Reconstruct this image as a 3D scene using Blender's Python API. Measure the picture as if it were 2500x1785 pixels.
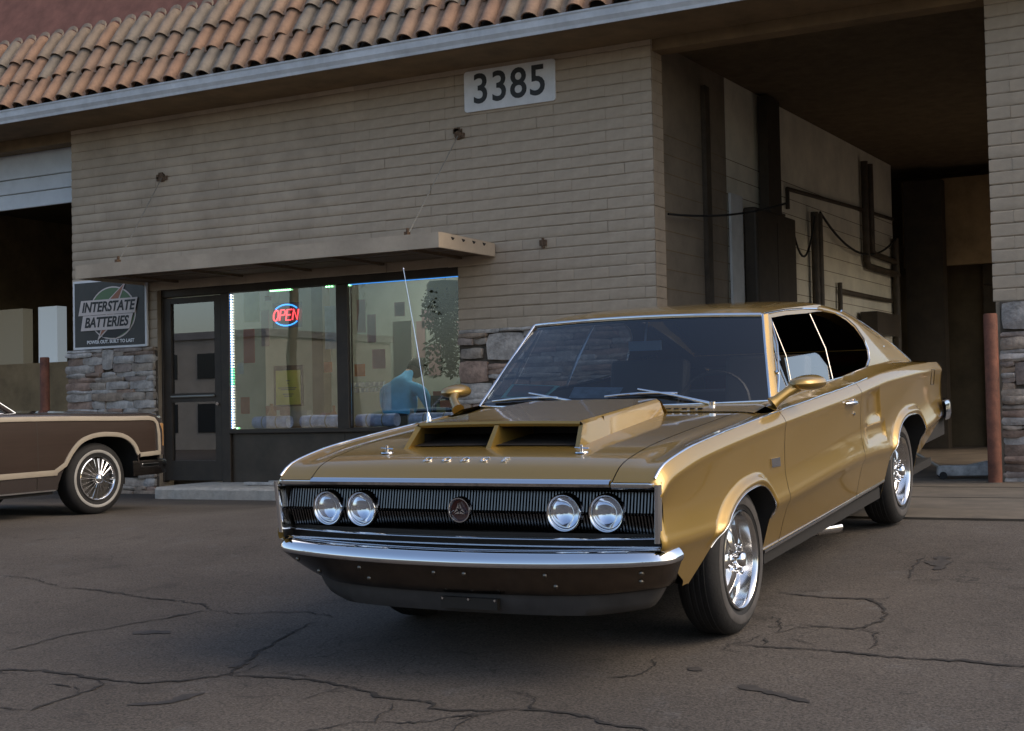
import bpy, bmesh, math, random
import numpy as np
from mathutils import Matrix, Vector, noise as mnoise
for _o in list(bpy.data.objects): bpy.data.objects.remove(_o, do_unlink=True)
SC = bpy.context.scene
COL = SC.collection
rnd = random.Random(7)

# ------------------------------------------------------------ camera, sky, sun, exposure
cam_d = bpy.data.cameras.new('camera'); cam_o = bpy.data.objects.new('camera', cam_d); COL.objects.link(cam_o)
cam_d.sensor_width = 36.0; cam_d.lens = 3526.69/2500*36.0; cam_d.clip_end = 600; cam_d.clip_start = .05
CAM = Vector((3.17878, -13.40693, .75439))
_F = Vector((-.49170, .87012, .03349)); _R = Vector((.87009, .49247, -.02044)); _U = Vector((.03428, -.01909, .99923))
cam_o.matrix_world = Matrix(((_R.x, _U.x, -_F.x, CAM.x), (_R.y, _U.y, -_F.y, CAM.y), (_R.z, _U.z, -_F.z, CAM.z), (0, 0, 0, 1)))
SC.camera = cam_o
SUN_EL, SUN_AZ = math.radians(42), math.radians(80)     # azimuth clockwise from +Y: low hazy light from the right, behind the shop's corner
world = bpy.data.worlds.new('World'); SC.world = world; world.use_nodes = True
_nt = world.node_tree; _bg = _nt.nodes['Background']
_sky = _nt.nodes.new('ShaderNodeTexSky'); _sky.sky_type = 'NISHITA'; _sky.sun_disc = False
_sky.sun_elevation = SUN_EL; _sky.sun_rotation = SUN_AZ; _sky.air_density = 1.0; _sky.dust_density = 3.0; _sky.ozone_density = .6
_nt.links.new(_sky.outputs[0], _bg.inputs[0]); _bg.inputs[1].default_value = .10
sun_d = bpy.data.lights.new('sun', 'SUN'); sun_o = bpy.data.objects.new('sun', sun_d); COL.objects.link(sun_o)
sun_d.energy = .5; sun_d.angle = math.radians(36); sun_d.color = (1, .82, .58)
_sd = Vector((math.sin(SUN_AZ)*math.cos(SUN_EL), math.cos(SUN_AZ)*math.cos(SUN_EL), math.sin(SUN_EL)))
sun_o.rotation_euler = _sd.to_track_quat('Z', 'Y').to_euler()
SC.view_settings.view_transform = 'Standard'; SC.view_settings.look = 'None'
SC.view_settings.exposure = 1.18; SC.view_settings.gamma = 1; SC.view_settings.use_curve_mapping = False
SC.render.engine = 'CYCLES'; SC.render.resolution_x = 1024; SC.render.resolution_y = 731

# ------------------------------------------------------------ materials
def _n(nt, t, **kw):
    n = nt.nodes.new(t)
    for k, v in kw.items(): setattr(n, k, v)
    return n
def mat(name, col, rough=.6, metal=0, var=0, vscale=6, bump=0, bscale=40, coat=0, spec=.5, col2=None, objvar=None, detail=6, coords='Object', stretch=None, emit=None, estr=0, bdist=.01):
    """col/col2 mixed by noise (var = strength); objvar = list of colours picked per object"""
    m = bpy.data.materials.new(name); m.use_nodes = True; nt = m.node_tree; b = nt.nodes['Principled BSDF']; L = nt.links.new
    b.inputs['Roughness'].default_value = rough; b.inputs['Metallic'].default_value = metal
    b.inputs['Specular IOR Level'].default_value = spec; b.inputs['Coat Weight'].default_value = coat; b.inputs['Coat Roughness'].default_value = .04
    c4 = (*col, 1); b.inputs['Base Color'].default_value = c4
    tc = _n(nt, 'ShaderNodeTexCoord'); src = tc.outputs[coords]
    if stretch:
        mp = _n(nt, 'ShaderNodeMapping'); mp.inputs['Scale'].default_value = stretch; L(src, mp.inputs[0]); src = mp.outputs[0]
    base = None
    if objvar:
        oi = _n(nt, 'ShaderNodeObjectInfo'); cr = _n(nt, 'ShaderNodeValToRGB'); cr.color_ramp.interpolation = 'CONSTANT'
        el = cr.color_ramp.elements
        while len(el) < len(objvar): el.new(1)
        for i, c in enumerate(objvar): el[i].position = i/len(objvar); el[i].color = (*c, 1)
        L(oi.outputs['Random'], cr.inputs[0]); base = cr.outputs[0]
    if var or col2:
        nz = _n(nt, 'ShaderNodeTexNoise'); nz.inputs['Scale'].default_value = vscale; nz.inputs['Detail'].default_value = detail; nz.inputs['Roughness'].default_value = .65
        L(src, nz.inputs['Vector'])
        mr = _n(nt, 'ShaderNodeMapRange'); mr.inputs[1].default_value = .32; mr.inputs[2].default_value = .68; L(nz.outputs['Fac'], mr.inputs[0])
        mx = _n(nt, 'ShaderNodeMix', data_type='RGBA')
        if base is None: mx.inputs[6].default_value = c4
        else: L(base, mx.inputs[6])
        if col2 is not None: mx.inputs[7].default_value = (*col2, 1); mm = _n(nt, 'ShaderNodeMath', operation='MULTIPLY'); mm.inputs[1].default_value = var or 1; L(mr.outputs[0], mm.inputs[0]); L(mm.outputs[0], mx.inputs[0])
        else:
            mx.blend_type = 'MULTIPLY'; mx.inputs[0].default_value = 1
            m2 = _n(nt, 'ShaderNodeMapRange'); m2.inputs[3].default_value = 1-var; m2.inputs[4].default_value = 1+var*.6; L(mr.outputs[0], m2.inputs[0])
            L(m2.outputs[0], mx.inputs[7])
        base = mx.outputs[2]
    if base is not None: L(base, b.inputs['Base Color'])
    if bump:
        bz = _n(nt, 'ShaderNodeTexNoise'); bz.inputs['Scale'].default_value = bscale; bz.inputs['Detail'].default_value = 5; L(src, bz.inputs['Vector'])
        bp = _n(nt, 'ShaderNodeBump'); bp.inputs['Strength'].default_value = bump; bp.inputs['Distance'].default_value = bdist
        L(bz.outputs['Fac'], bp.inputs['Height']); L(bp.outputs[0], b.inputs['Normal'])
    if emit: b.inputs['Emission Color'].default_value = (*emit, 1); b.inputs['Emission Strength'].default_value = estr
    return m
def glass_mat(name, tint, rough=.02, ior=1.5, refl=1.0):
    m = bpy.data.materials.new(name); m.use_nodes = True; nt = m.node_tree; L = nt.links.new
    for n in list(nt.nodes):
        if n.type != 'OUTPUT_MATERIAL': nt.nodes.remove(n)
    out = [n for n in nt.nodes if n.type == 'OUTPUT_MATERIAL'][0]
    t = _n(nt, 'ShaderNodeBsdfTransparent'); t.inputs[0].default_value = (*tint, 1)
    g = _n(nt, 'ShaderNodeBsdfGlossy'); g.inputs['Roughness'].default_value = rough; g.inputs[0].default_value = (1, 1, 1, 1)
    f = _n(nt, 'ShaderNodeFresnel'); f.inputs[0].default_value = ior
    mm = _n(nt, 'ShaderNodeMath', operation='MULTIPLY'); mm.use_clamp = True; mm.inputs[1].default_value = refl; L(f.outputs[0], mm.inputs[0])
    x = _n(nt, 'ShaderNodeMixShader'); L(mm.outputs[0], x.inputs[0]); L(t.outputs[0], x.inputs[1]); L(g.outputs[0], x.inputs[2]); L(x.outputs[0], out.inputs[0])
    return m

# ------------------------------------------------------------ object helpers
def tag(o, label=None, cat=None, group=None, kind=None):
    if label: o['label'] = label
    if cat: o['category'] = cat
    if group: o['group'] = group
    if kind: o['kind'] = kind
    return o
def empty(name, loc=(0, 0, 0), parent=None, rz=0):
    o = bpy.data.objects.new(name, None); COL.objects.link(o); o.location = loc; o.rotation_euler = (0, 0, rz)
    o.empty_display_size = .1
    if parent: o.parent = parent
    return o
def mk(name, me, m=None, parent=None, loc=None, rot=None):
    o = bpy.data.objects.new(name, me); COL.objects.link(o)
    if m is not None and len(me.materials) == 0: me.materials.append(m)
    if parent: o.parent = parent
    if loc is not None: o.location = loc
    if rot is not None: o.rotation_euler = rot
    return o
def mesh(verts, faces, smooth=None, clean=False):
    me = bpy.data.meshes.new('mesh'); me.from_pydata([tuple(map(float, v)) for v in verts], [], [list(f) for f in faces])
    if clean:
        bm = bmesh.new(); bm.from_mesh(me); bmesh.ops.remove_doubles(bm, verts=bm.verts, dist=1e-5)
        bmesh.ops.dissolve_degenerate(bm, edges=bm.edges, dist=1e-5); bm.to_mesh(me); bm.free()
    me.update()
    if smooth is not None:
        me.polygons.foreach_set('use_smooth', [True]*len(me.polygons)); me.set_sharp_from_angle(angle=math.radians(smooth))
    return me
class MB:
    """collects shapes into one mesh"""
    def __init__(s): s.v = []; s.f = []
    def add(s, v, f):
        n = len(s.v); s.v += [tuple(map(float, p)) for p in v]; s.f += [[i+n for i in q] for q in f]; return s
    def box(s, x0, x1, y0, y1, z0, z1):
        return s.add([(x0, y0, z0), (x1, y0, z0), (x1, y1, z0), (x0, y1, z0), (x0, y0, z1), (x1, y0, z1), (x1, y1, z1), (x0, y1, z1)],
              [(0, 3, 2, 1), (4, 5, 6, 7), (0, 1, 5, 4), (1, 2, 6, 5), (2, 3, 7, 6), (3, 0, 4, 7)])
    def tube(s, pts, r, n=8, cap=True, up=None):
        pts = [Vector(p) for p in pts]; k = len(pts); rs = r if hasattr(r, '__len__') else [r]*k
        vs = []; prev = None
        for i, p in enumerate(pts):
            t = (pts[min(i+1, k-1)]-pts[max(i-1, 0)]).normalized()
            if prev is None:
                a = Vector((0, 0, 1)) if abs(t.z) < .9 else Vector((1, 0, 0)); u = t.cross(a).normalized()
            else: u = (prev-t*prev.dot(t)).normalized()
            prev = u; w = t.cross(u)
            for j in range(n):
                an = 2*math.pi*j/n; vs.append(p+(u*math.cos(an)+w*math.sin(an))*rs[i])
        fs = [(i*n+j, i*n+(j+1) % n, (i+1)*n+(j+1) % n, (i+1)*n+j) for i in range(k-1) for j in range(n)]
        if cap: fs += [tuple(range(n))[::-1], tuple(range((k-1)*n, k*n))]
        return s.add(vs, fs)
    def lathe(s, prof, n=32, axis='x', c=(0, 0, 0), closed=False):
        """prof: (axial, radius)"""
        vs = []; k = len(prof)
        for a, r in prof:
            for j in range(n):
                t = 2*math.pi*j/n; p = {'x': (a, r*math.cos(t), r*math.sin(t)), 'y': (r*math.sin(t), a, r*math.cos(t)), 'z': (r*math.cos(t), r*math.sin(t), a)}[axis]
                vs.append((p[0]+c[0], p[1]+c[1], p[2]+c[2]))
        fs = [(i*n+j, (i+1)*n+j, (i+1)*n+(j+1) % n, i*n+(j+1) % n) for i in range(k-1) for j in range(n)]
        if closed: fs += [((k-1)*n+j, j, (j+1) % n, (k-1)*n+(j+1) % n) for j in range(n)]
        return s.add(vs, fs)
    def grid(s, rows):
        """rows: list of equal length point lists"""
        n = len(rows[0]); vs = [p for r in rows for p in r]
        return s.add(vs, [(i*n+j, i*n+j+1, (i+1)*n+j+1, (i+1)*n+j) for i in range(len(rows)-1) for j in range(n-1)])
    def prism(s, poly, y0, y1, axis='y'):
        """2D polygon (a,b) extruded along axis"""
        n = len(poly)
        def P(a, b, c): return {'y': (a, c, b), 'x': (c, a, b), 'z': (a, b, c)}[axis]
        vs = [P(a, b, y0) for a, b in poly]+[P(a, b, y1) for a, b in poly]
        fs = [tuple(range(n)), tuple(range(n, 2*n))[::-1]]+[(i, i+n, (i+1) % n+n, (i+1) % n) for i in range(n)]
        return s.add(vs, fs)
    def build(s, name, m, parent=None, smooth=None, clean=False, bevel=0, seg=2, recalc=False, loc=None, rot=None):
        me = mesh(s.v, s.f, None, clean)
        if recalc:
            bm = bmesh.new(); bm.from_mesh(me); bmesh.ops.recalc_face_normals(bm, faces=bm.faces); bm.to_mesh(me); bm.free()
        if bevel:
            bm = bmesh.new(); bm.from_mesh(me); bmesh.ops.remove_doubles(bm, verts=bm.verts, dist=1e-6)
            es = [e for e in bm.edges if len(e.link_faces) == 2 and e.calc_face_angle(0) > .5]
            bmesh.ops.bevel(bm, geom=es, offset=bevel, segments=seg, profile=.5, affect='EDGES', clamp_overlap=True); bm.to_mesh(me); bm.free()
        if smooth is not None:
            me.polygons.foreach_set('use_smooth', [True]*len(me.polygons)); me.set_sharp_from_angle(angle=math.radians(smooth))
        return mk(name, me, m, parent, loc, rot)
def cub(xs, ys):
    """monotone cubic (pchip)"""
    xs = np.array(xs, float); ys = np.array(ys, float); h = np.diff(xs); d = np.diff(ys)/h; m = np.zeros(len(xs))
    m[0], m[-1] = d[0], d[-1]
    for i in range(1, len(xs)-1):
        if d[i-1]*d[i] > 0:
            w1, w2 = 2*h[i]+h[i-1], h[i]+2*h[i-1]; m[i] = (w1+w2)/(w1/d[i-1]+w2/d[i])
    def f(x):
        x = min(max(x, xs[0]), xs[-1]); i = min(max(int(np.searchsorted(xs, x)-1), 0), len(h)-1); t = (x-xs[i])/h[i]
        return float((2*t**3-3*t*t+1)*ys[i]+(t**3-2*t*t+t)*h[i]*m[i]+(-2*t**3+3*t*t)*ys[i+1]+(t**3-t*t)*h[i]*m[i+1])
    return f
def sstep(a, b, x):
    t = min(max((x-a)/(b-a), 0), 1); return t*t*(3-2*t)
def lin(a, b, n): return [a+(b-a)*i/(n-1) for i in range(n)]
def text_mesh(txt, size, ext=.003, shear=0, space=1.0, align='CENTER', xs=1.0, bold=0):
    c = bpy.data.curves.new('lettering', 'FONT'); c.body = txt; c.size = size; c.extrude = ext; c.shear = shear; c.space_character = space; c.align_x = align; c.align_y = 'CENTER'; c.offset = bold; c.resolution_u = 4
    o = bpy.data.objects.new('lettering', c); COL.objects.link(o); bpy.context.view_layer.update()
    me = bpy.data.meshes.new_from_object(o.evaluated_get(bpy.context.evaluated_depsgraph_get()))
    bpy.data.objects.remove(o, do_unlink=True); bpy.data.curves.remove(c)
    if xs != 1: me.transform(Matrix.Diagonal((xs, 1, 1, 1)))
    return me
FACE_FRONT = (math.pi/2, 0, 0)      # text lying in XZ, facing -Y
# ------------------------------------------------------------ ground
def gz(x, y):
    a = .044+(y+4.56)*.0855
    if y < -14: a = .044+(-9.44)*.0855+(y+14)*.02
    if y < -20: a = .044+(-9.44)*.0855-.12
    k = .02
    z = -k*math.log(math.exp(-a/k)+math.exp(-.05/k)) if a > -.6 else a
    z -= .13*sstep(-3.2, -6.4, x)*sstep(-7.5, -3.6, y)+.06*sstep(-3.2, -6.4, x)*sstep(-3.0, -1.4, y)
    return z
def asphalt_mat():
    m = bpy.data.materials.new('asphalt'); m.use_nodes = True; nt = m.node_tree; b = nt.nodes['Principled BSDF']; L = nt.links.new
    tc = _n(nt, 'ShaderNodeTexCoord'); src = tc.outputs['Object']
    def nz(sc, det, ro=.6):
        n = _n(nt, 'ShaderNodeTexNoise'); n.inputs['Scale'].default_value = sc; n.inputs['Detail'].default_value = det; n.inputs['Roughness'].default_value = ro; L(src, n.inputs['Vector']); return n.outputs['Fac']
    def mr(s, a, b_, c, d):
        n = _n(nt, 'ShaderNodeMapRange'); 
        for i, v in enumerate((a, b_, c, d)): n.inputs[i+1].default_value = v
        L(s, n.inputs[0]); return n.outputs[0]
    def mix(f, A, B, bl='MIX'):
        n = _n(nt, 'ShaderNodeMix', data_type='RGBA', blend_type=bl)
        for i, v in ((0, f), (6, A), (7, B)):
            if isinstance(v, (int, float)): n.inputs[i].default_value = v
            elif isinstance(v, tuple): n.inputs[i].default_value = v
            else: L(v, n.inputs[i])
        return n.outputs[2]
    big = nz(.55, 5); mid = nz(3.2, 6, .7); fine = nz(95, 3, .6); grit = _n(nt, 'ShaderNodeTexVoronoi'); grit.inputs['Scale'].default_value = 150; L(src, grit.inputs['Vector'])
    c = mix(mr(big, .35, .65, 0, 1), (.056, .0465, .038, 1), (.082, .069, .057, 1))
    c = mix(mr(mid, .58, .72, 0, .75), c, (.034, .028, .023, 1))
    c = mix(mr(mid, .42, .28, 0, .5), c, (.105, .099, .094, 1))
    c = mix(1., c, mr(fine, .32, .68, .42, 1.60), 'MULTIPLY')
    c = mix(mr(grit.outputs['Distance'], .0, .16, .55, 0), c, (.16, .15, .14, 1))
    # fine alligator cracking in patches, warped so it never runs straight
    wn = _n(nt, 'ShaderNodeTexNoise'); wn.inputs['Scale'].default_value = 2.5; wn.inputs['Detail'].default_value = 5; L(src, wn.inputs['Vector'])
    ad = _n(nt, 'ShaderNodeVectorMath', operation='MULTIPLY_ADD'); L(wn.outputs['Color'], ad.inputs[0]); ad.inputs[1].default_value = (.7, .7, 0); L(src, ad.inputs[2])
    vc = _n(nt, 'ShaderNodeTexVoronoi', feature='DISTANCE_TO_EDGE'); vc.inputs['Scale'].default_value = 3.2; L(ad.outputs[0], vc.inputs['Vector'])
    patch = nz(.8, 3); pm = mr(patch, .50, .62, 0, .8)
    ck = mr(vc.outputs['Distance'], .0, .014, 1, 0)
    mu = _n(nt, 'ShaderNodeMath', operation='MULTIPLY'); L(pm, mu.inputs[0]); L(ck, mu.inputs[1])
    c = mix(mu.outputs[0], c, (.016, .013, .011, 1))
    st = nz(1.7, 4, .75); c = mix(mr(st, .60, .78, 0, .7), c, (.030, .024, .019, 1))
    dust = nz(.33, 4, .7); c = mix(mr(dust, .55, .8, 0, .35), c, (.15, .13, .11, 1))
    L(c, b.inputs['Base Color']); b.inputs['Roughness'].default_value = .86; b.inputs['Specular IOR Level'].default_value = .35
    b1 = _n(nt, 'ShaderNodeBump'); b1.inputs['Strength'].default_value = .55; b1.inputs['Distance'].default_value = .006; L(fine, b1.inputs['Height'])
    b2 = _n(nt, 'ShaderNodeBump'); b2.inputs['Strength'].default_value = .35; b2.inputs['Distance'].default_value = .02; L(mid, b2.inputs['Height']); L(b1.outputs[0], b2.inputs['Normal']); L(b2.outputs[0], b.inputs['Normal'])
    return m
M_ASPH = asphalt_mat()
M_CONC = mat('concrete', (.105, .086, .063), .85, var=.35, vscale=3.5, bump=.4, bscale=60, bdist=.004, col2=None)
M_CURB = mat('weathered_concrete', (.52, .48, .41), .9, var=.45, vscale=9, bump=.6, bscale=50, col2=(.16, .14, .12))
M_CRACK = mat('crack_tar', (.022, .018, .015), .95, var=.5, vscale=20)
M_STAIN = mat('oil_stain', (.036, .030, .025), .75, var=.5, vscale=12)
xs_ = [-300, -150, -80, -50, -35, -25]+lin(-20, 12, 129)+[16, 22, 35, 60, 120, 300]
ys_ = [-300, -150, -80, -50, -35, -26, -22]+lin(-20, .0, 101)+[.4]
gr = MB(); gr.grid([[(x, y, gz(x, y)) for x in xs_] for y in ys_])
ground = gr.build('ground', M_ASPH, smooth=60); tag(ground, kind='structure')
# land beyond / behind the building
gb = MB(); gb.box(-300, 300, 12, 300, -1, -.02); gb.box(1.45, 300, .4, 11.99, -1, -.02); gb.box(-300, -18.3, .4, 11.99, -1, -.02); tag(gb.build('terrain', M_ASPH), kind='structure')
CRK = {
'c1':[(-2.27,-8.68),(-2.22,-8.57),(-2.23,-8.34),(-2.14,-8.22),(-2.07,-8.08),(-1.99,-7.93),(-1.91,-7.76),(-1.85,-7.69)],
'c2':[(-3.24,-7.40),(-2.99,-7.41),(-2.72,-7.45),(-2.48,-7.52),(-2.21,-7.54),(-2.00,-7.59),(-1.85,-7.69)],
'c3':[(-1.85,-7.69),(-1.62,-7.72),(-1.49,-7.66),(-1.33,-7.60),(-1.07,-7.67)],
'c4':[(-2.4,-9.0),(-1.97,-8.94),(-1.76,-8.89),(-1.56,-8.91),(-1.35,-8.94),(-1.13,-8.93),(-1.01,-8.85),(-0.89,-8.76),(-0.88,-8.68),(-0.92,-8.54),(-0.98,-8.43),(-1.04,-8.22),(-1.09,-8.01),(-1.12,-7.78)],
'c5':[(-0.87,-8.72),(-0.68,-8.70),(-0.49,-8.68),(-0.30,-8.71),(-0.17,-8.74),(-0.04,-8.81),(0.07,-8.82),(0.19,-8.82),(0.25,-8.89),(0.40,-8.89),(0.55,-8.82)],
'c6':[(-0.10,-9.35),(-0.00,-9.25),(0.08,-9.15),(0.14,-9.10),(0.12,-8.99),(0.07,-8.87)],
'c7':[(0.15,-9.11),(0.30,-9.07),(0.39,-8.97),(0.52,-8.88)],
'c8':[(-1.29,-9.40),(-1.30,-9.29),(-1.28,-9.15),(-1.28,-9.00)],
'd1':[(0.97,-7.70),(1.10,-7.70),(1.24,-7.71),(1.40,-7.70),(1.57,-7.73),(1.75,-7.74),(1.92,-7.73),(2.15,-7.75),(2.6,-7.82)],
'd2':[(1.19,-7.54),(1.26,-7.60),(1.30,-7.63)],
'd3':[(1.12,-7.28),(1.26,-7.31),(1.40,-7.32),(1.45,-7.14),(1.44,-7.00),(1.37,-6.85),(1.27,-6.73),(1.12,-6.74),(0.95,-6.70),(0.82,-6.68)],
'd4':[(1.40,-7.32),(1.50,-7.36),(1.51,-7.48),(1.55,-7.63)],
'd5':[(0.55,-8.82),(0.66,-8.80),(0.78,-8.81),(0.88,-8.82),(0.94,-8.87),(1.10,-8.90),(1.25,-8.99)],
'd6':[(0.43,-8.60),(0.56,-8.66),(0.62,-8.77),(0.67,-8.80)],
'd7':[(0.71,-8.32),(0.79,-8.27),(0.81,-8.17),(0.76,-7.99)],
'd8':[(1.36,-6.26),(1.30,-6.01),(1.28,-5.64)],
'd9':[(1.36,-6.26),(1.54,-6.20)],
'e1':[(0.96,-7.16),(1.02,-7.22),(1.07,-7.34),(1.09,-7.46)],
'e2':[(1.82,-6.33),(1.92,-6.37),(2.2,-6.3)],
'f1':[(-4.6,-7.0),(-4.2,-7.15),(-3.7,-7.2),(-3.24,-7.40)],
'f2':[(-3.2,-9.5),(-2.8,-9.2),(-2.27,-8.68)],
}
WID = {'c1':.008,'c2':.008,'c4':.0105,'c5':.0085,'d1':.0085,'d3':.0085,'d5':.0085,'c8':.010}
def ribbon(pts, w, dz, jit, taper=True, step=.02):
    out = []
    for a, b in zip(pts[:-1], pts[1:]):
        n = max(2, int(math.dist(a, b)/step))
        out += [(a[0]+(b[0]-a[0])*i/n, a[1]+(b[1]-a[1])*i/n) for i in range(n)]
    out.append(pts[-1]); N = len(out); L, Rr = [], []
    for i, (x, y) in enumerate(out):
        x2, y2 = out[min(i+1, N-1)]; x1, y1 = out[max(i-1, 0)]; l = math.hypot(x2-x1, y2-y1) or 1; nx, ny = -(y2-y1)/l, (x2-x1)/l
        t = i/(N-1); ww = w*(.35+1.1*abs(mnoise.noise((x*9, y*9, 3)))*1.5+rnd.uniform(0, .35))*(min(1, t*8+.15, (1-t)*8+.15) if taper else 1)
        o = jit*(mnoise.noise((x*16, y*16, 1))+.6*mnoise.noise((x*45, y*45, 5)))
        cx, cy = x+nx*o, y+ny*o
        for lst, sg in ((L, 1), (Rr, -1)):
            px, py = cx+nx*ww*sg, cy+ny*ww*sg; lst.append((px, py, gz(px, py)+dz))
    m = MB(); m.grid([L, Rr]); return m
for k, p in CRK.items():
    ribbon(p, WID.get(k, .0045), .004, .026).build('crack', M_CRACK, ground)
    if WID.get(k, 0) > .008:      # hairline branches
        for _ in range(3):
            q = rnd.choice(p); a = rnd.uniform(0, 6.28); l = rnd.uniform(.12, .3)
            ribbon([q, (q[0]+l*.5*math.cos(a), q[1]+l*.5*math.sin(a)), (q[0]+l*math.cos(a+.4), q[1]+l*math.sin(a+.4))], .0035, .004, .02).build('crack', M_CRACK, ground)
for p, w in (([(1.23,-8.28),(1.30,-8.32),(1.42,-8.36),(1.55,-8.43)], .028), ([(-0.95,-9.21),(-0.81,-9.12),(-0.78,-8.97)], .03), ([(1.42,-5.99),(1.37,-5.62)], .05), ([(-.95,-8.62),(-.92,-8.52)], .035), ([(.95,-8.1),(1.02,-8.13)], .03), ([(-1.9,-8.2),(-1.7,-8.15)], .03), ([(2.3,-7.2),(2.5,-7.3)], .03)):
    ribbon(p, w, .0035, .02).build('oil_stain', M_STAIN, ground)
# concrete apron in front of the open bay and the bay floor
ap = MB(); ya = lin(-4.28, .3, 24); ap.grid([[(x, y+(.02*mnoise.noise((x, 0, 2)) if i == 0 else 0), gz(x, y)+.014) for x in lin(-3.1, 5, 30)] for i, y in enumerate(ya)])
ap.add([(x, -4.28+.02*mnoise.noise((x, 0, 2)), gz(x, -4.28)+.014) for x in lin(-3.1, 5, 30)]+[(x, -4.28+.02*mnoise.noise((x, 0, 2)), gz(x, -4.28)-.02) for x in lin(-3.1, 5, 30)], [(i+30, i+31, i+1, i) for i in range(29)])
tag(ap.build('concrete_apron', M_CONC), kind='structure')
for y in (-2.4, -1.0):
    m = MB(); m.box(-3.0, 7, y-.006, y+.006, gz(0, y)+.015, gz(0, y)+.0175); m.build('expansion_joint', M_CRACK, bpy.data.objects['concrete_apron'])
fl = MB(); fl.box(-18, 1.45, .3, 11, -.2, .062); tag(fl.build('bay_floor', mat('oily_concrete', (.14, .11, .08), .6, var=.5, vscale=2.5)), kind='structure')
# raised walk with a broken front edge, before the door and the windows
wk = MB(); rows = []
X = lin(-8.66, -3.05, 70)
def wy(x): return -.90+.03*mnoise.noise((x*3, 1, 0))+.02*mnoise.noise((x*11, 4, 0))
for yy, zz in ((None, -.3), (None, -.035), ('b', -.008), (-.5, 0), (.3, .004)):
    rows.append([(x, (wy(x) if yy is None else wy(x)+.03 if yy == 'b' else yy), zz+(.012*mnoise.noise((x*7, 2, zz)) if zz != -.3 else 0)) for x in X])
wk.grid(rows); wk.add([(-8.66, wy(-8.66), -.3), (-8.66, wy(-8.66), -.02), (-8.66, .3, 0), (-8.66, .3, -.3)], [(0, 1, 2, 3)])
walk = wk.build('raised_walk', M_CURB, smooth=40); tag(walk, kind='structure')
# ------------------------------------------------------------ building
WT = 4.55       # wall top / soffit height
M_PAINT = mat('taupe_block_paint', (.445, .354, .258), .85, var=.22, vscale=1.6, bump=.35, bscale=35, coords='Object', bdist=.006)
M_MORT = mat('mortar', (.325, .25, .170), .95, var=.25, vscale=5)
M_STONE = mat('ledger_stone', (.3, .25, .2), .9, var=.45, vscale=11, bump=.9, bscale=24, bdist=.014, objvar=[(.34, .28, .225), (.43, .385, .34), (.25, .175, .13), (.38, .31, .245), (.32, .24, .175), (.48, .44, .40), (.30, .24, .20), (.40, .36, .32), (.35, .24, .18)])
M_STMORT = mat('stone_mortar', (.10, .08, .06), .95, var=.4, vscale=14)
M_BRONZE = mat('dark_bronze_frame', (.045, .032, .021), .5, metal=.2, var=.3, vscale=5)
M_WOODU = mat('stained_soffit_board', (.15, .10, .06), .8, var=.4, vscale=4, stretch=(1, 12, 12))
M_SOFF = mat('soffit_paint', (.22, .15, .08), .9, var=.3, vscale=2)
M_GUT = mat('painted_metal_gutter', (.62, .64, .66), .5, var=.22, vscale=3)
M_TILE = mat('roof_tile', (.4, .2, .12), .85, var=.3, vscale=9, bump=.3, bscale=60, bdist=.004, objvar=[(.285, .172, .108), (.305, .182, .115), (.27, .175, .118), (.225, .185, .142), (.30, .195, .13), (.235, .178, .128), (.29, .170, .108), (.25, .188, .135)])
M_REDROOF = mat('red_brown_parapet', (.20, .085, .06), .9, var=.3, vscale=4)
M_WHITE = mat('white_paint', (.62, .62, .60), .6, var=.12, vscale=4)
M_DKWALL = mat('dark_shop_wall', (.36, .25, .135), .9, var=.35, vscale=2)
M_RUST = mat('rust', (.125, .075, .042), .9, var=.5, vscale=30, bump=.6, bscale=80)
M_STEEL = mat('galvanised_rod', (.32, .30, .25), .5, metal=.5)
M_CHROME = mat('chrome', (.82, .83, .85), .05, metal=1)
M_BLACK = mat('black_rubber', (.012, .011, .010), .75)
M_PLINTH = mat('dark_bulkhead_panel', (.055, .041, .028), .35, var=.4, vscale=3)

shop = empty('auto_repair_shop', (-6, .1, 0)); tag(shop, 'tan painted block auto repair shop with tile roof and open garage bays', 'building')
bpy.context.view_layer.update()
def bpart(mb, name, m, parent=None, **k):
    o = mb.build(name, m, parent or shop, **k)
    if (parent or shop) is shop: o.matrix_parent_inverse = shop.matrix_world.inverted()
    return o
def reparent(o, p=None):
    p = p or shop; o.parent = p; o.matrix_parent_inverse = p.matrix_world.inverted() if p is shop else Matrix.Identity(4); return o
# --- wall backing
CH = .117; BL = .405
walls = []
for x0, x1, z0 in ((-10.88, -9.43, -.3), (-9.43, -5.05, 2.40), (-5.05, -2.72, -.3), (.60, 1.42, -.3)):
    q = MB(); q.box(x0, x1, .006, .26, z0, WT); walls.append(bpart(q, 'wall', M_MORT))
for x0, x1, z0 in ((-16, -10.88, 4.40), (-2.72, .60, 4.42)):      # headers over the bays
    q = MB(); q.box(x0, x1, .03, .26, z0, WT); bpart(q, 'bay_header', M_SOFF)
wall = walls[1]
def wall_of(x): return walls[0] if x < -9.44 else walls[1] if x < -5.06 else walls[2] if x < 0 else walls[3]
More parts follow.
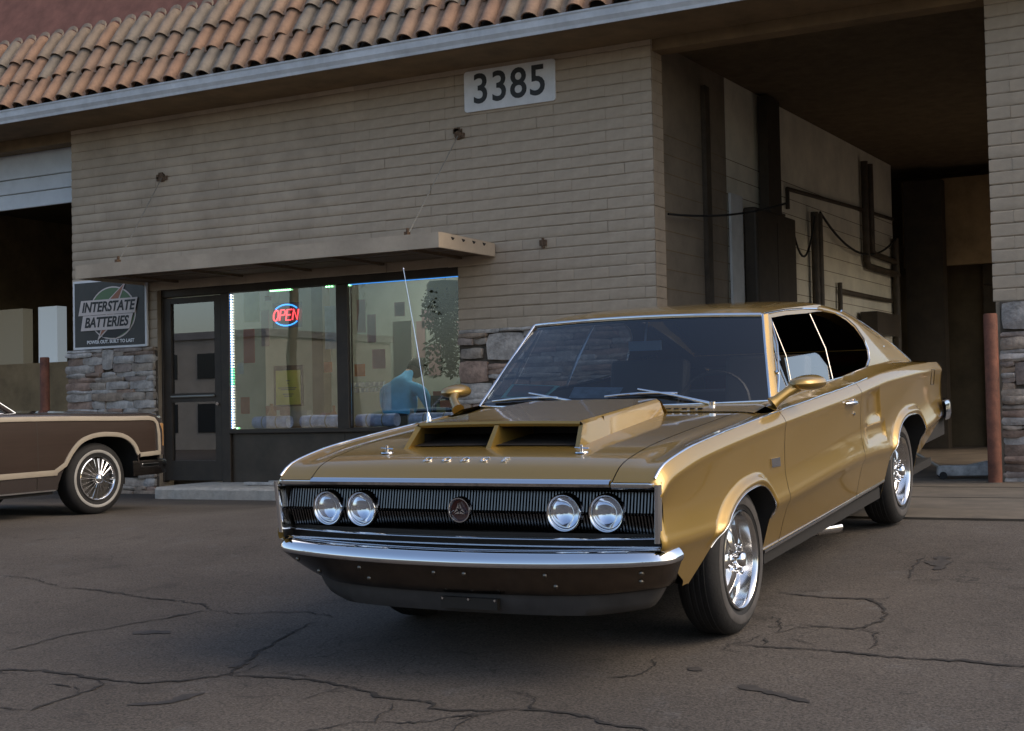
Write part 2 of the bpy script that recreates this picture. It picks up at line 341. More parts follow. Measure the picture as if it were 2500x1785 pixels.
# --- slump blocks : five shared shapes, laid in running bond
def block_mesh(L, H, Dp, seed, front=True):
    r = random.Random(seed); nx, nz = 5, 3; e = .010
    xs = [0, e]+[L*i/(nx-1) for i in range(1, nx-1)]+[L-e, L]; zs = [0, e, H*.5, H-e, H]
    V = []
    for k, z in enumerate(zs):
        for i, x in enumerate(xs):
            edge = (i in (0, len(xs)-1)) or (k in (0, len(zs)-1))
            edge = k in (0, len(zs)-1)
            V.append((x+(r.uniform(-.003, .003) if i not in (0, len(xs)-1) else r.uniform(-.001, .001)), (.0012 if edge else -.004-.003*math.sin(math.pi*z/H)+r.uniform(-.002, .0015)), z+(r.uniform(-.003, .003) if k in (1, 2, 3) else r.uniform(-.0015, .0015))))
    n = len(xs); F = [(a*n+i, a*n+i+1, (a+1)*n+i+1, (a+1)*n+i) for a in range(len(zs)-1) for i in range(n-1)]
    o = len(V); V += [(0, Dp, 0), (L, Dp, 0), (L, Dp, H), (0, Dp, H)]
    F += [(n-1, o+1, o+2, len(zs)*n-1), (o, 0, (len(zs)-1)*n, o+3)]
    me = mesh(V, F, 22); me.materials.append(M_PAINT); return me
blocks = []   # (x, z, length, deep)
def lay(x0, x1, z0, z1, deep_right=False, skip=None):
    i0 = 0; z = 1.67
    while z < z1-.02:
        if z >= z0-.02:
            off = (0 if i0 % 2 else BL/2); x = x0
            first = True
            while x < x1-.01:
                l = min((BL-off if first and off else BL), x1-x)
                if x1-(x+l) < .06: l = x1-x
                first = False
                if not (skip and skip(x, z)): blocks.append((x, z, l, deep_right and x+l > x1-.01))
                x += l
        z += CH; i0 += 1
lay(-10.88, -9.43, 1.67, WT); lay(-9.43, -5.05, 2.37, WT); lay(-5.05, -2.70, 1.67, WT, True); lay(.58, 1.43, 1.67, WT)
JT = .002
blocks.sort(key=lambda b: (b[0]-CAM.x)**2+CAM.y**2+(b[1]-2.6)**2)
bm_cache = {}
rest = MB()
for i, (x, z, l, deep) in enumerate(blocks):
    key = (round(l, 3), deep, i % 5)
    if key not in bm_cache: bm_cache[key] = block_mesh(l-JT, CH-.0055, .26 if deep else .022, hash(key) & 0xffff)
    if i < 300:
        o = mk('brick', bm_cache[key], None, wall_of(x), (x+JT/2, rnd.uniform(-.003, .003), z+rnd.uniform(-.002, .002)), (rnd.uniform(-.012, .012), rnd.uniform(-.003, .003), rnd.uniform(-.004, .004)))
    else:
        me = bm_cache[key]; dy = rnd.uniform(-.002, .002); rest.add([(v.co.x+x+JT/2, v.co.y+dy, v.co.z+z) for v in me.vertices], [tuple(p.vertices) for p in me.polygons])
o = rest.build('bricks', M_PAINT, wall, smooth=50); tag(o, kind='stuff')
# --- ledger stone facing
def stone_mesh(w, h, d, seed):
    r = random.Random(seed); bm = bmesh.new(); bmesh.ops.create_cube(bm, size=1)
    bmesh.ops.subdivide_edges(bm, edges=bm.edges[:], cuts=2, use_grid_fill=True)
    for v in bm.verts:
        c = v.co
        rx = 1-.05*(abs(c.z)*2)**3; rz = 1-.08*(abs(c.x)*2)**4
        if c.y < 0: c.y += .10*(abs(c.x)*2)**6+.10*(abs(c.z)*2)**6
        c.x *= rx; c.z *= rz
        n = mnoise.noise_vector(Vector((c.x*w*9+seed*3.1, c.y*3, c.z*h*9+seed)))
        v.co = Vector((c.x*w+n.x*.020, c.y*d+n.y*.034, c.z*h+n.z*.016))
    me = bpy.data.meshes.new('mesh'); bm.to_mesh(me); bm.free(); me.polygons.foreach_set('use_smooth', [True]*len(me.polygons)); me.set_sharp_from_angle(angle=math.radians(38)); me.materials.append(M_STONE); return me
def stone_wall(x0, x1, z0, z1, name, boulders=(), side=False):
    p = MB(); p.box(x0, x1, -.03, .02, z0, z1); base = bpart(p, name, M_STMORT)
    occupied = list(boulders)
    for (a, b, c, d) in boulders:
        mk('stone', stone_mesh(b-a, d-c, .10, rnd.randrange(9999)), None, base, ((a+b)/2, -.035, (c+d)/2))
    z = z0
    while z < z1-.02:
        h = min(rnd.choice([.04, .05, .06, .07, .10]), z1-z)
        if z1-(z+h) < .035: h = z1-z
        x = x0
        while x < x1-.02:
            w = min(rnd.uniform(.16, .58), x1-x)
            if x1-(x+w) < .08: w = x1-x
            bad = [q for q in occupied if x < q[1] and x+w > q[0] and z < q[3]-.01 and z+h > q[2]+.01]
            if bad:
                q = min(bad, key=lambda t: t[0])
                if q[0]-x > .07: w = q[0]-x
                else: x = q[1]; continue
            dep = rnd.uniform(.06, .13)
            mk('stone', stone_mesh(w-.004, h+.002, dep, rnd.randrange(9999)), None, base, (x+w/2, -.03-rnd.uniform(0, .022), z+h/2), (0, rnd.uniform(-.02, .02), 0))
            x += w
        z += h
    return base
stone_wall(-10.93, -9.44, -.16, 1.675, 'stone_facing', [(-10.30, -10.12, 1.42, 1.665)])
stone_wall(-5.03, -2.72, -.02, 1.67, 'stone_facing', [(-5.0, -4.72, 1.36, 1.47), (-5.01, -4.66, 1.10, 1.33), (-4.66, -4.2, 1.33, 1.62), (-4.6, -4.15, .96, 1.12)])
stone_wall(.64, 1.44, 0, 1.67, 'stone_facing', [(.66, .95, 1.42, 1.66), (.76, .98, .92, 1.12)])
# --- eaves: soffit, fascia gutter, tiles
sf = MB(); sf.box(-18, 1.8, -.80, .0, WT-.02, WT+.02); bpart(sf, 'soffit', M_SOFF)
fa = MB()
prof = [(-.79, 4.53), (-.815, 4.53), (-.822, 4.56), (-.845, 4.60), (-.85, 4.66), (-.86, 4.675), (-.86, 4.69), (-.80, 4.69), (-.79, 4.66)]
fa.prism([(a, b) for a, b in prof], -18, 1.82, 'x'); bpart(fa, 'gutter', M_GUT, recalc=True)
AN = math.radians(58); TD = Vector((0, math.cos(AN), math.sin(AN))); TN = Vector((0, -math.sin(AN), math.cos(AN)))
O0 = Vector((0, -.83, 4.70))
dk = MB(); dk.add([(-18, *(O0-TN*.02)[1:]), (1.8, *(O0-TN*.02)[1:]), (1.8, *(O0+TD*1.24-TN*.02)[1:]), (-18, *(O0+TD*1.24-TN*.02)[1:])], [(0, 1, 2, 3)])
roof = bpart(dk, 'roof', M_STMORT)
rp = MB(); e = O0+TD*1.24
rp.add([(-18, e.y, e.z-.05), (-7, e.y, e.z-.05), (-7, e.y+1.2, e.z+2.4), (-18, e.y+1.2, e.z+2.4)], [(0, 1, 2, 3)]); rp.add([(-18, e.y, e.z-.06), (1.8, e.y, e.z-.06), (1.8, 11.2, e.z-.2), (-18, 11.2, e.z-.2)], [(0, 1, 2, 3)]); bpart(rp, 'upper_roof', M_REDROOF)
def tile_mesh(seed):
    r = random.Random(seed); L = .44; P = .25; V = []; F = []; n = 9
    prof = []
    for i in range(n): t = math.pi*i/(n-1); prof.append((-.088*math.cos(t), .082*math.sin(t)))
    prof += [(.105, -.006), (.125, -.014), (.145, -.010), (.160, .004)]
    for th in (0, -.014):
        for yy, lift in ((0, .016), (L*.5, .006), (L, -.010)):
            for x, h in prof: V.append((x*(1.0-.10*yy/L), yy, h*(1-.12*yy/L)+lift+th+r.uniform(-.0015, .0015)))
    m = len(prof)
    for s in range(2):
        for a in range(2):
            for i in range(m-1):
                b = s*3*m+a*m+i; F.append((b, b+1, b+m+1, b+m) if s == 0 else (b+m, b+m+1, b+1, b))
    for i in range(m-1): F.append((i, i+3*m, i+1+3*m, i+1))
    me = mesh(V, F, 50); me.materials.append(M_TILE); return me
tms = [tile_mesh(i) for i in range(4)]
for row in range(3):
    k = 0; x = -12.4+(.0 if row % 2 else .02)
    while x < 1.7:
        p = O0+TD*(row*.385-.02+rnd.uniform(-.008, .008))+TN*(.012+row*.004)
        o = mk('roof_tile', tms[rnd.randrange(4)], None, roof, (x+rnd.uniform(-.006, .006), p.y, p.z), (AN, 0, rnd.uniform(-.012, .012)))
        x += .25
cap = MB(); q = O0+TD*1.19
for i in range(42):
    x = -12.4+i*.25; cap.add([(x+.10*math.cos(t), q.y+.0+(.02 if j else 0), q.z+.07*math.sin(t)+(.05 if j else 0)) for j in (0, 1) for t in lin(0, math.pi, 6)], [(a, a+1, a+7, a+6) for a in range(5)])
cp_ = cap.build('tile_end', M_TILE, roof); tag(cp_, kind='stuff')
# --- canopy over the shop front
cy0, cz0, cz1, cx0, cx1 = -1.16, 2.445, 2.60, -9.62, -4.56
cb = MB(); cb.box(cx0, cx1, cy0, cy0+.04, cz0, cz1); can = bpart(cb, 'canopy', M_PAINT)
m = MB(); m.prism([(cy0+.0405, cz0+.001), (cy0+.0405, cz1+.004), (-.03, cz1-.012), (-.03, cz0+.001)], cx1-.04, cx1, 'x'); m.build('end_board', M_PAINT, can, recalc=True)
m = MB(); m.box(cx0, cx0+.04, cy0+.041, -.03, cz0, cz1); m.build('end_board', M_PAINT, can)
m = MB(); m.box(cx0+.02, cx1-.041, cy0+.041, .0, cz1-.05, cz1-.02); m.build('deck', M_PAINT, can)
for i in range(9):
    y = cy0+.05+i*.123; m = MB(); m.box(cx0+.04, cx1-.042, y, y+.115, cz0+.035+rnd.uniform(-.003, .003), cz0+.05); m.build('soffit_board', M_WOODU, can)
for i in range(5):
    x = cx0+.5+i*1.02; m = MB(); m.box(x, x+.05, cy0+.042, -.01, cz0+.004, cz0+.034); m.build('rafter', M_WOODU, can)
for i in range(4):      # notches along the end board
    y = cy0+.27+i*.21; m = MB(); m.prism([(y-.035, cz1-.028), (y+.035, cz1-.033), (y+.006, cz1-.058), (y-.012, cz1-.057)], cx1-.001, cx1+.004, 'x'); m.build('notch', M_BLACK, can, recalc=True)
for xw, zw, xl in ((-9.31, 3.77, -9.02), (-5.00, 3.81, -4.99)):
    m = MB(); m.tube([(xl, -1.08, 2.60), (xw, -.02, zw)], .0055, 6); m.build('tie_rod', M_STEEL, can)
    m = MB()
    for _ in range(5):
        a, b = rnd.uniform(-.07, .06), rnd.uniform(-.06, .07); m.box(xw+a-.03, xw+a+.035, -.028, -.012, zw+b-.02, zw+b+.03)
    m.lathe([(-.035, .0), (-.035, .045), (-.015, .055), (-.012, .02)], 10, 'y', (xw, 0, zw)); m.build('anchor_plate', M_RUST, can)
    m = MB(); m.box(xl-.02, xl+.02, -1.11, -1.05, 2.596, 2.64); m.tube([(xl, -1.08, 2.6), (xl, -1.07, 2.68)], .016, 6); m.build('rod_bracket', M_RUST, can)
m = MB(); m.box(-4.02, -3.94, -.03, -.01, 2.52, 2.58); m.box(-3.99, -3.97, -.035, -.01, 2.49, 2.60); bpart(m, 'old_anchor', M_RUST)
# --- storefront: frame, door, windows
M_GLASS = glass_mat('shop_glass', (.86, .90, .88), .0, 1.5, 1.1)
FY0, FY1 = .06, .16
fr = MB()
fr.box(-9.43, -5.05, FY0, FY1, 2.285, 2.42); fr.box(-8.475, -8.345, FY0, FY1, .0, 2.285); fr.box(-6.75, -6.585, FY0+.001, FY1, .62, 2.284); fr.box(-5.075, -5.05, FY0+.002, FY1, .0, 2.284)
fr.box(-9.43, -9.405, FY0, FY1, .0, 2.284); fr.box(-8.345, -5.075, FY0-.03, FY1, .585, .635)
sfm = bpart(fr, 'storefront_frame', M_BRONZE, bevel=.006, seg=1)
for a, b in ((-8.345, -6.75), (-6.585, -5.075)):
    m = MB(); m.box(a+.004, b-.004, .105, .111, .64, 2.28); bpart(m, 'window', M_GLASS)
for a, b in ((-8.34, -6.68), (-6.675, -5.08)):
    m = MB(); m.box(a, b, .10, .13, .0, .58); bpart(m, 'bulkhead_panel', M_PLINTH)
dr = MB(); dx0, dx1 = -9.40, -8.48
dr.box(dx0, dx0+.12, FY0+.01, FY1-.03, .02, 2.27); dr.box(dx1-.10, dx1, FY0+.01, FY1-.03, .02, 2.27); dr.box(dx0+.12, dx1-.10, FY0+.012, FY1-.032, 2.20, 2.268); dr.box(dx0+.12, dx1-.10, FY0+.012, FY1-.032, .022, .26); dr.box(dx0+.12, dx1-.10, FY0+.012, FY1-.032, .98, 1.09)
door = bpart(dr, 'door', M_BRONZE)
M_GLASSD = glass_mat('door_glass', (.55, .57, .56), .0, 1.5, 5.0)
m = MB(); m.box(dx0+.122, dx1-.102, .10, .106, 1.09, 2.20); m.build('pane', M_GLASSD, door)
m = MB(); m.box(dx0+.122, dx1-.102, .10, .106, .26, .98); m.build('pane', M_GLASSD, door)
m = MB(); m.tube([(dx0+.13, .05, 1.05), (dx1-.10, .05, 1.05)], .013, 8); m.build('push_bar', M_STEEL, door)
m = MB(); m.lathe([(.045, 0), (.045, .022), (.06, .022)], 12, 'y', (dx1-.05, 0, .95)); m.build('lock', M_CHROME, door)
# LED rope along the window frame and the small lit runs at the top
M_LED = mat('led_white', (.9, .9, .8), .4, emit=(1, .92, .74), estr=1.8)
M_LEDG = mat('led_green', (.5, .9, .5), .4, emit=(.35, 1, .45), estr=2)
M_LEDB = mat('led_blue', (.1, .3, .9), .4, emit=(.05, .35, 1), estr=.4)
def leds(pts, name, m):
    b = MB()
    for x, z in pts: b.lathe([(.080, .0), (.081, .007), (.088, .0095), (.1, .0095)], 6, 'y', (x, 0, z))
    o = bpart(b, name, m); tag(o, kind='stuff'); return o
zs = lin(.66, 2.255, 49)
leds([(-8.328, z) for z in zs if not 1.19 < z < 1.36], 'led_string', M_LED); leds([(-8.328, z) for z in zs if 1.19 < z < 1.36], 'led_string', M_LEDG)
leds([(x, 2.272) for x in lin(-7.72, -7.43, 10)]+[(x, 2.272) for x in (-6.90, -6.86, -6.82)]+[(-6.57, 2.27), (-8.26, .65)], 'led_string', M_LEDG)
m = MB(); m.box(-8.343, -8.336, .085, .1, .645, 2.27); bpart(m, 'led_strip', M_LEDB)
m = MB(); m.box(-6.58, -5.08, .085, .095, 2.272, 2.28); bpart(m, 'led_strip', M_LEDB)
M_RDOOR = mat('white_door_panel', (.66, .70, .74), .5, var=.1, vscale=3)
# --- left bay roll-up door, part open
rd = empty('roll_up_door', (-13.6, .33, 3.67), shop); rd.matrix_parent_inverse = shop.matrix_world.inverted()
for i, (a, b) in enumerate(((0, .20), (.212, .40), (.412, .74))):
    m = MB(); m.box(-2.4, 2.74, -.03, .02, a, b); 
    m.build('door_panel', M_RDOOR, rd, bevel=.008, seg=2)
m = MB(); m.box(-2.4, 2.74, .0, .012, .0, .74); m.build('door_backing', M_STEEL, rd)
# --- interiors: closed rooms behind the openings
M_WBLK = mat('white_shop_wall', (.76, .71, .58), .8, var=.2, vscale=1.4, col2=None)
M_ROOMW = mat('office_wall', (.33, .36, .33), .8, var=.12, vscale=2)
it = MB()
it.box(-2.95, -2.80, 2.3, 9.6, .0, 4.75)
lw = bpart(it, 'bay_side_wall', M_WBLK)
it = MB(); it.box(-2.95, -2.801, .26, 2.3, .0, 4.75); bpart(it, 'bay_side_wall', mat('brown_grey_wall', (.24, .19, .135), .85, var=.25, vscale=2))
for i in range(1, 19):       # block courses on that wall
    m = MB(); m.box(-2.801, -2.7985, .27, 9.6, i*.203-.004, i*.203+.004); m.build('mortar_joint', M_SOFF, lw)
it = MB(); it.box(-3.0, 1.42, 11, 11.2, -.1, 4.8); it.box(1.22, 1.42, .26, 4.2, -.1, 4.8); it.box(1.22, 1.42, 4.2, 10.2, 3.3, 4.8); it.box(1.22, 1.42, 10.2, 11, -.1, 4.8); it.box(-9, -3.0, 11, 11.2, -.1, 4.8)  # right wall has an unseen opening, added to light the white side wall
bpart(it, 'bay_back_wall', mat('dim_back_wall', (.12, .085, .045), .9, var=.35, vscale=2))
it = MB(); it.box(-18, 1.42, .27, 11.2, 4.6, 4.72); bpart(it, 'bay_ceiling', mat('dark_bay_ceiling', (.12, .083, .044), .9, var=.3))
it = MB(); it.box(-10.0, -2.96, 3.2, 3.3, .0, 3.0); it.box(-10.0, -9.9, .27, 4.6, .0, 3.0); it.box(-3.05, -2.955, .27, 4.6, 0, 3.0); bpart(it, 'office_wall', M_ROOMW)
it = MB(); it.box(-10.0, -2.96, .27, 4.7, 3.0, 3.1); bpart(it, 'office_ceiling', M_WHITE)
it = MB(); it.box(-10.2, -10.0, .27, 11, 0, 4.7); it.box(-18, -10.2, 11, 11.2, 0, 4.7); it.box(-18.2, -18, .0, 11.2, 0, 4.7); bpart(it, 'bay_partition', M_DKWALL)
for i in range(0):    # ceiling joists in the open bay
    m = MB(); y = 1.0+i*1.15; m.box(-2.79, 1.2, y, y+.09, 4.38, 4.6); bpart(m, 'joist', M_DKWALL)
m = MB(); m.box(-2.79, 1.2, 10.2, 10.35, 3.0, 4.4); bpart(m, 'header_beam', M_DKWALL)
m = MB(); m.box(-2.78, -2.74, .30, .36, 0.06, 4.3); bpart(m, 'door_track', M_SOFF)

# pale wall strips in the left bay, weak glow added in place of light
for a, b, mm in ((-16.6, -15.15, mat('beige_wall_glow', (.28, .25, .18), .6, emit=(.8, .70, .5), estr=.03)), (-14.80, -14.38, mat('pale_wall_glow', (.5, .55, .58), .6, emit=(.8, .92, 1), estr=.09))):
    m = MB(); m.box(a, b, 3.0, 3.2, 1.5, 2.62); bpart(m, 'glowing_wall_strip', mm)
m = MB(); m.box(-18, -10.3, 2.9, 3.3, .05, 1.72); bpart(m, 'workbench_wall', M_DKWALL)
# ------------------------------------------------------------ signs and fittings on the building
M_SIGNW = mat('sign_white', (.74, .73, .72), .45, var=.12, vscale=5)
M_SIGNB = mat('sign_dark', (.018, .016, .015), .5)
def rrect(w, h, r, n=5):
    pts = []
    for cx, cz, a0 in ((w/2-r, h/2-r, 0), (-w/2+r, h/2-r, 90), (-w/2+r, -h/2+r, 180), (w/2-r, -h/2+r, 270)):
        for i in range(n): a = math.radians(a0+90*i/(n-1)); pts.append((cx+r*math.cos(a), cz+r*math.sin(a)))
    return pts
sg = empty('number_sign', (-4.352, -.025, 4.04)); tag(sg, 'white address sign reading 3385 high on the block wall', 'sign')
m = MB(); m.prism(rrect(1.12, .445, .035), 0, .018); m.build('panel', M_SIGNW, sg, recalc=True, loc=(0, 0, .2225))
t = text_mesh('3385', .455, .002, space=1.08, xs=.95, bold=.006)
mk('digits', t, M_SIGNB, sg, (0, -.003, .225), FACE_FRONT)
# battery sign
bs = empty('battery_sign', (-10.185, -.06, 1.685)); tag(bs, 'dark square sign with slanted battery brand banner beside the door', 'sign')
m = MB(); m.box(-.635, .635, 0, .03, 0, .88); m.build('frame', M_SIGNW, bs, bevel=.006)
m = MB(); m.box(-.60, .60, -.003, .001, .03, .85); m.build('panel', mat('sign_green_black', (.035, .03, .026), .4, var=.3, vscale=4), bs)
M_SG = mat('sign_green', (.10, .17, .075), .5); M_SP = mat('sign_cream', (.62, .53, .48), .5); M_SR = mat('sign_orange', (.33, .13, .07), .5)
def ell(rx, rz, n=40): return [(rx*math.cos(2*math.pi*i/n), rz*math.sin(2*math.pi*i/n)) for i in range(n)]
m = MB(); m.prism(ell(.40, .335), -.006, -.0035); m.build('ring', M_SP, bs, recalc=True, loc=(.06, 0, .445))
m = MB(); m.prism(ell(.38, .318), -.009, -.0065); m.build('disc', M_SG, bs, recalc=True, loc=(.06, 0, .445))
m = MB(); m.prism([(-.38+.06, .43), (.44, .43), (.33, .22), (.12, .125), (-.1, .145), (-.28, .27)], -.0095, -.0092); m.build('disc_shade', M_SIGNB, bs, recalc=True)
m = MB(); m.prism([(.30, .83), (-.12, .53), (.0, .53), (-.20, .10), (.20, .40), (.08, .40)], -.013, -.0097); m.build('bolt_edge', M_SP, bs, recalc=True)
m = MB(); m.prism([(.265, .795), (-.07, .545), (.035, .545), (-.155, .155), (.16, .385), (.045, .385)], -.015, -.0132); m.build('bolt', M_SR, bs, recalc=True)
m = MB(); m.prism([(-.52, .43), (-.47, .62), (.50, .62), (.45, .43)], -.019, -.0155); m.prism([(-.48, .235), (-.44, .425), (.42, .425), (.36, .235)], -.019, -.0155); m.build('banner', M_SP, bs, recalc=True)
mk('lettering', text_mesh('INTERSTATE', .175, .001, shear=.25, xs=.92, bold=.005), M_SIGNB, bs, (-.01, -.021, .525), FACE_FRONT)
mk('lettering', text_mesh('BATTERIES', .175, .001, shear=.25, xs=.90, bold=.005), M_SIGNB, bs, (-.04, -.021, .33), FACE_FRONT)
mk('lettering', text_mesh('POWER OUT. BUILT TO LAST', .058, .001, xs=1.06, bold=.002), M_SIGNW, bs, (.02, -.006, .085), FACE_FRONT)
# neon open sign
def neon_mat(n, c, s): return mat(n, c, .3, emit=c, estr=s)
M_NR = neon_mat('neon_red', (1, .06, .08), 1.6); M_NB = neon_mat('neon_blue', (.03, .30, 1), 1.4)
ns = empty('open_sign', (-7.545, .16, 1.98)); tag(ns, 'lit neon OPEN sign with red letters inside a blue oval', 'sign')
m = MB()
for s in (1, -1):
    m.tube([(.20*math.cos(a), 0, s*.125*math.sin(a)) for a in lin(math.radians(38), math.radians(142), 18)], .008, 8)
m.build('oval_tube', M_NB, ns, smooth=60)
m = MB(); H_ = .062; W_ = .036
def st(pts, ox): m.tube([(ox+x*W_+z*H_*.18, -.012, z*H_) for x, z in pts], .0085, 6)
st([(math.cos(a), math.sin(a)) for a in lin(0, 6.2832, 17)], -.145)
st([(-1, -1), (-1, 1), (.5, 1), (1, .6), (1, .3), (.5, 0), (-.9, 0)], -.048)
st([(1, 1), (-1, 1), (-1, -1), (1, -1)], .048); st([(-1, 0), (.7, 0)], .048)
st([(-1, -1), (-1, 1), (1, -1), (1, 1)], .145)
m.build('letter_tube', M_NR, ns, smooth=60)
m = MB(); m.box(-.22, .22, .016, .022, -.15, .15); m.build('backing', mat('clear_dark_backing', (.05, .05, .05), .3), ns)
m = MB(); m.tube([(-.1, .01, .14), (-.1, .01, .30)], .002, 5); m.tube([(.1, .01, .14), (.1, .01, .30)], .002, 5); m.build('hanging_chain', M_STEEL, ns)

# ------------------------------------------------------------ things in the office behind the glass
def rect_thing(name, label, cat, x0, x1, z0, z1, y, m, d=.004, group=None):
    b = MB(); b.box(-(x1-x0)/2, (x1-x0)/2, -d, 0, 0, z1-z0); o = b.build(name, m, loc=((x0+x1)/2, y, z0)); return tag(o, label, cat, group)
M_PR = mat('poster_red', (.48, .10, .04), .6, var=.3, vscale=8, col2=(.30, .17, .12)); M_PP = mat('poster_pink', (.30, .20, .20), .6, var=.4, vscale=7, col2=(.22, .14, .15)); M_PG = mat('poster_green', (.24, .25, .09), .6, var=.3, vscale=6)
rect_thing('poster', 'narrow red poster taped inside the left shop window', 'poster', -8.17, -8.00, 1.43, 1.84, .125, M_PR)
rect_thing('poster', 'pale pink hanging banner beside the red poster', 'poster', -7.90, -7.78, 1.62, 2.05, .13, M_PP)
rect_thing('poster', 'olive green notice at the top corner of the shop window', 'poster', -8.17, -7.93, 1.92, 2.27, .14, M_PG)
rect_thing('sticker', 'small red sticker at the top of the shop window', 'sticker', -7.83, -7.73, 2.16, 2.22, .118, mat('sticker_red', (.22, .06, .03), .5))
# framed yellow notice standing on the sill
fn = empty('framed_notice', (-7.66, .32, .90)); tag(fn, 'yellow notice in a dark frame standing in the shop window', 'notice')
m = MB(); m.box(-.22, .22, 0, .02, 0, .49); m.build('frame', mat('dark_wood_frame', (.05, .04, .035), .6), fn, bevel=.004)
m = MB(); m.box(-.185, .185, -.003, .001, .02, .43); m.build('paper', mat('yellow_paper', (.60, .50, .07), .7, var=.15, vscale=6), fn)
m = MB()
for x, z, w in ((0, .30, .06), (0, .265, .03), (-.01, .215, .28), (0, .195, .22), (0, .14, .16), (0, .115, .12)): m.box(x-w/2, x+w/2, -.0045, -.0032, z, z+.012)
m.build('print', mat('faded_print', (.20, .17, .10), .8), fn)
cols_b = [mat('amber_plastic', (.30, .12, .04), .35), mat('grey_plastic', (.32, .33, .34), .4), mat('plum_plastic', (.14, .05, .08), .35)]
# counter with papers and red boxes
ct = empty('display_shelf', (-7.75, .62, .06)); tag(ct, 'low display shelf with red and grey cartons behind the shop glass', 'shelf')
m = MB(); m.box(-.55, .85, -.15, .15, .0, .60); m.build('cabinet', mat('shelf_wood', (.16, .12, .09), .7, var=.3), ct)
m = MB(); m.box(-.56, .86, -.17, .16, .602, .63); m.build('top', mat('shelf_top', (.3, .3, .28), .5), ct)
cols = [mat('carton_red', (.26, .06, .035), .6, var=.2), mat('carton_grey', (.36, .37, .36), .6, var=.2), mat('carton_plum', (.15, .07, .09), .6)]
CZ = .692
for i, (x, z, w, h, c) in enumerate(((-.36, 0, .15, .10, 2), (-.35, .101, .13, .12, 0), (.10, 0, .24, .16, 1), (-.18, 0, .13, .22, 2), (.50, 0, .16, .12, 0), (-.17, .222, .10, .16, 1))):
    b = MB(); b.box(-w/2, w/2, -.05, .05, 0, h); o = b.build('carton', cols[c], loc=(-7.75+x, .56, CZ+z), bevel=.003)
    tag(o, ['plum carton at the left end of the window shelf', 'red carton stacked on the plum one at the window shelf', 'wide grey carton in front of the yellow notice', 'tall plum carton next to the red one', 'red carton right of the yellow notice', 'small grey carton on top of the tall plum carton'][i], 'carton', 'cartons on the window shelf')
# sheets and charts stuck to the glass and walls, small goods on the sill
M_PO = mat('poster_orange', (.52, .16, .05), .6, var=.3, vscale=9); M_PB = mat('poster_grey_blue', (.28, .31, .36), .6, var=.3, vscale=9); M_PW = mat('poster_white', (.6, .6, .56), .6, var=.2, vscale=9)
for i, (x0, x1, z0, z1, mm, lab) in enumerate(((-6.50, -6.38, 1.72, 2.10, M_PP, 'tall faded pink sheet on the left of the right window'), (-6.36, -6.24, 1.60, 1.92, M_PP, 'faded pink sheet beside the tall one in the right window'), (-6.30, -6.12, 1.30, 1.52, M_PP, 'wide faded pink sheet low in the right window'),
      (-5.98, -5.84, 1.88, 2.04, M_PP, 'small faded pink sheet high in the right window'), (-6.55, -6.40, 1.22, 1.36, M_PO, 'small orange sheet low at the left of the right window'), (-8.24, -8.10, .82, 1.02, M_PO, 'small orange card low beside the light string'),
      (-6.98, -6.86, 1.28, 1.40, M_PO, 'small orange card near the dark mullion'), (-6.96, -6.80, 1.55, 2.05, M_PB, 'tall grey blue sheet left of the dark mullion'), (-5.40, -5.16, .84, .92, M_PO, 'long orange label above the parts rack'), (-8.28, -8.18, 1.30, 1.44, M_PW, 'small white notice beside the light string'))):
    rect_thing('window_sheet', lab, 'sheet', x0, x1, z0, z1, .128+.004*(i % 3), mm, .002)
for i, (x, h, w, c) in enumerate(((-7.98, .30, .05, 0), (-7.88, .22, .045, 1), (-7.20, .18, .05, 2), (-7.05, .26, .04, 0), (-5.95, .2, .05, 1))):
    b = MB(); b.lathe([(0, 0), (0, w), (h*.62, w), (h*.75, w*.45), (h, w*.45), (h, 0)], 12, 'z'); o = b.build('bottle', cols_b[c], loc=(x, .40, .637), smooth=50); tag(o, ['tall amber bottle on the sill under the red poster', 'short grey bottle beside the tall amber one on the sill', 'plum bottle right of the yellow notice', 'amber bottle by the dark mullion', 'grey bottle on the sill of the right window'][i], 'bottle', 'bottles on the window sill')
# dark post behind the glass
m = MB(); m.box(-7.74, -7.57, .9, 1.06, .06, 3.0); o = bpart(m, 'interior_post', mat('brown_post', (.10, .085, .045), .8, var=.3))
# rolled blue shades lying on the sill
M_ROLL = mat('blue_shade_cloth', (.46, .54, .90), .7, var=.35, vscale=14, col2=None)
for a, b, lab in ((-8.12, -7.60, 'rolled blue shade on the sill below the yellow notice'), (-7.40, -6.86, 'rolled blue shade on the sill left of the dark mullion'), (-6.60, -6.06, 'rolled blue shade on the sill left of the seated person'), (-5.86, -5.2, 'rolled blue shade on the sill behind the car hood')):
    m = MB(); m.lathe([(0, 0), (0, .07), ((b-a)*.3, .078), ((b-a)*.6, .072), (b-a, .075), (b-a, 0)], 14, 'x'); o = m.build('rolled_shade', M_ROLL, loc=(a, .26, .715), smooth=50); tag(o, lab, 'shade', 'rolled shades on the window sill')
    m = MB()
    for q in (.3, .7): m.lathe([((b-a)*q-.008, .08), ((b-a)*q+.008, .08)], 14, 'x')
    m.build('tie', M_STEEL, o)
m = MB(); m.box(-8.34, -5.08, .17, .42, .58, .636); bpart(m, 'window_sill', mat('sill_paint', (.25, .25, .25), .6))
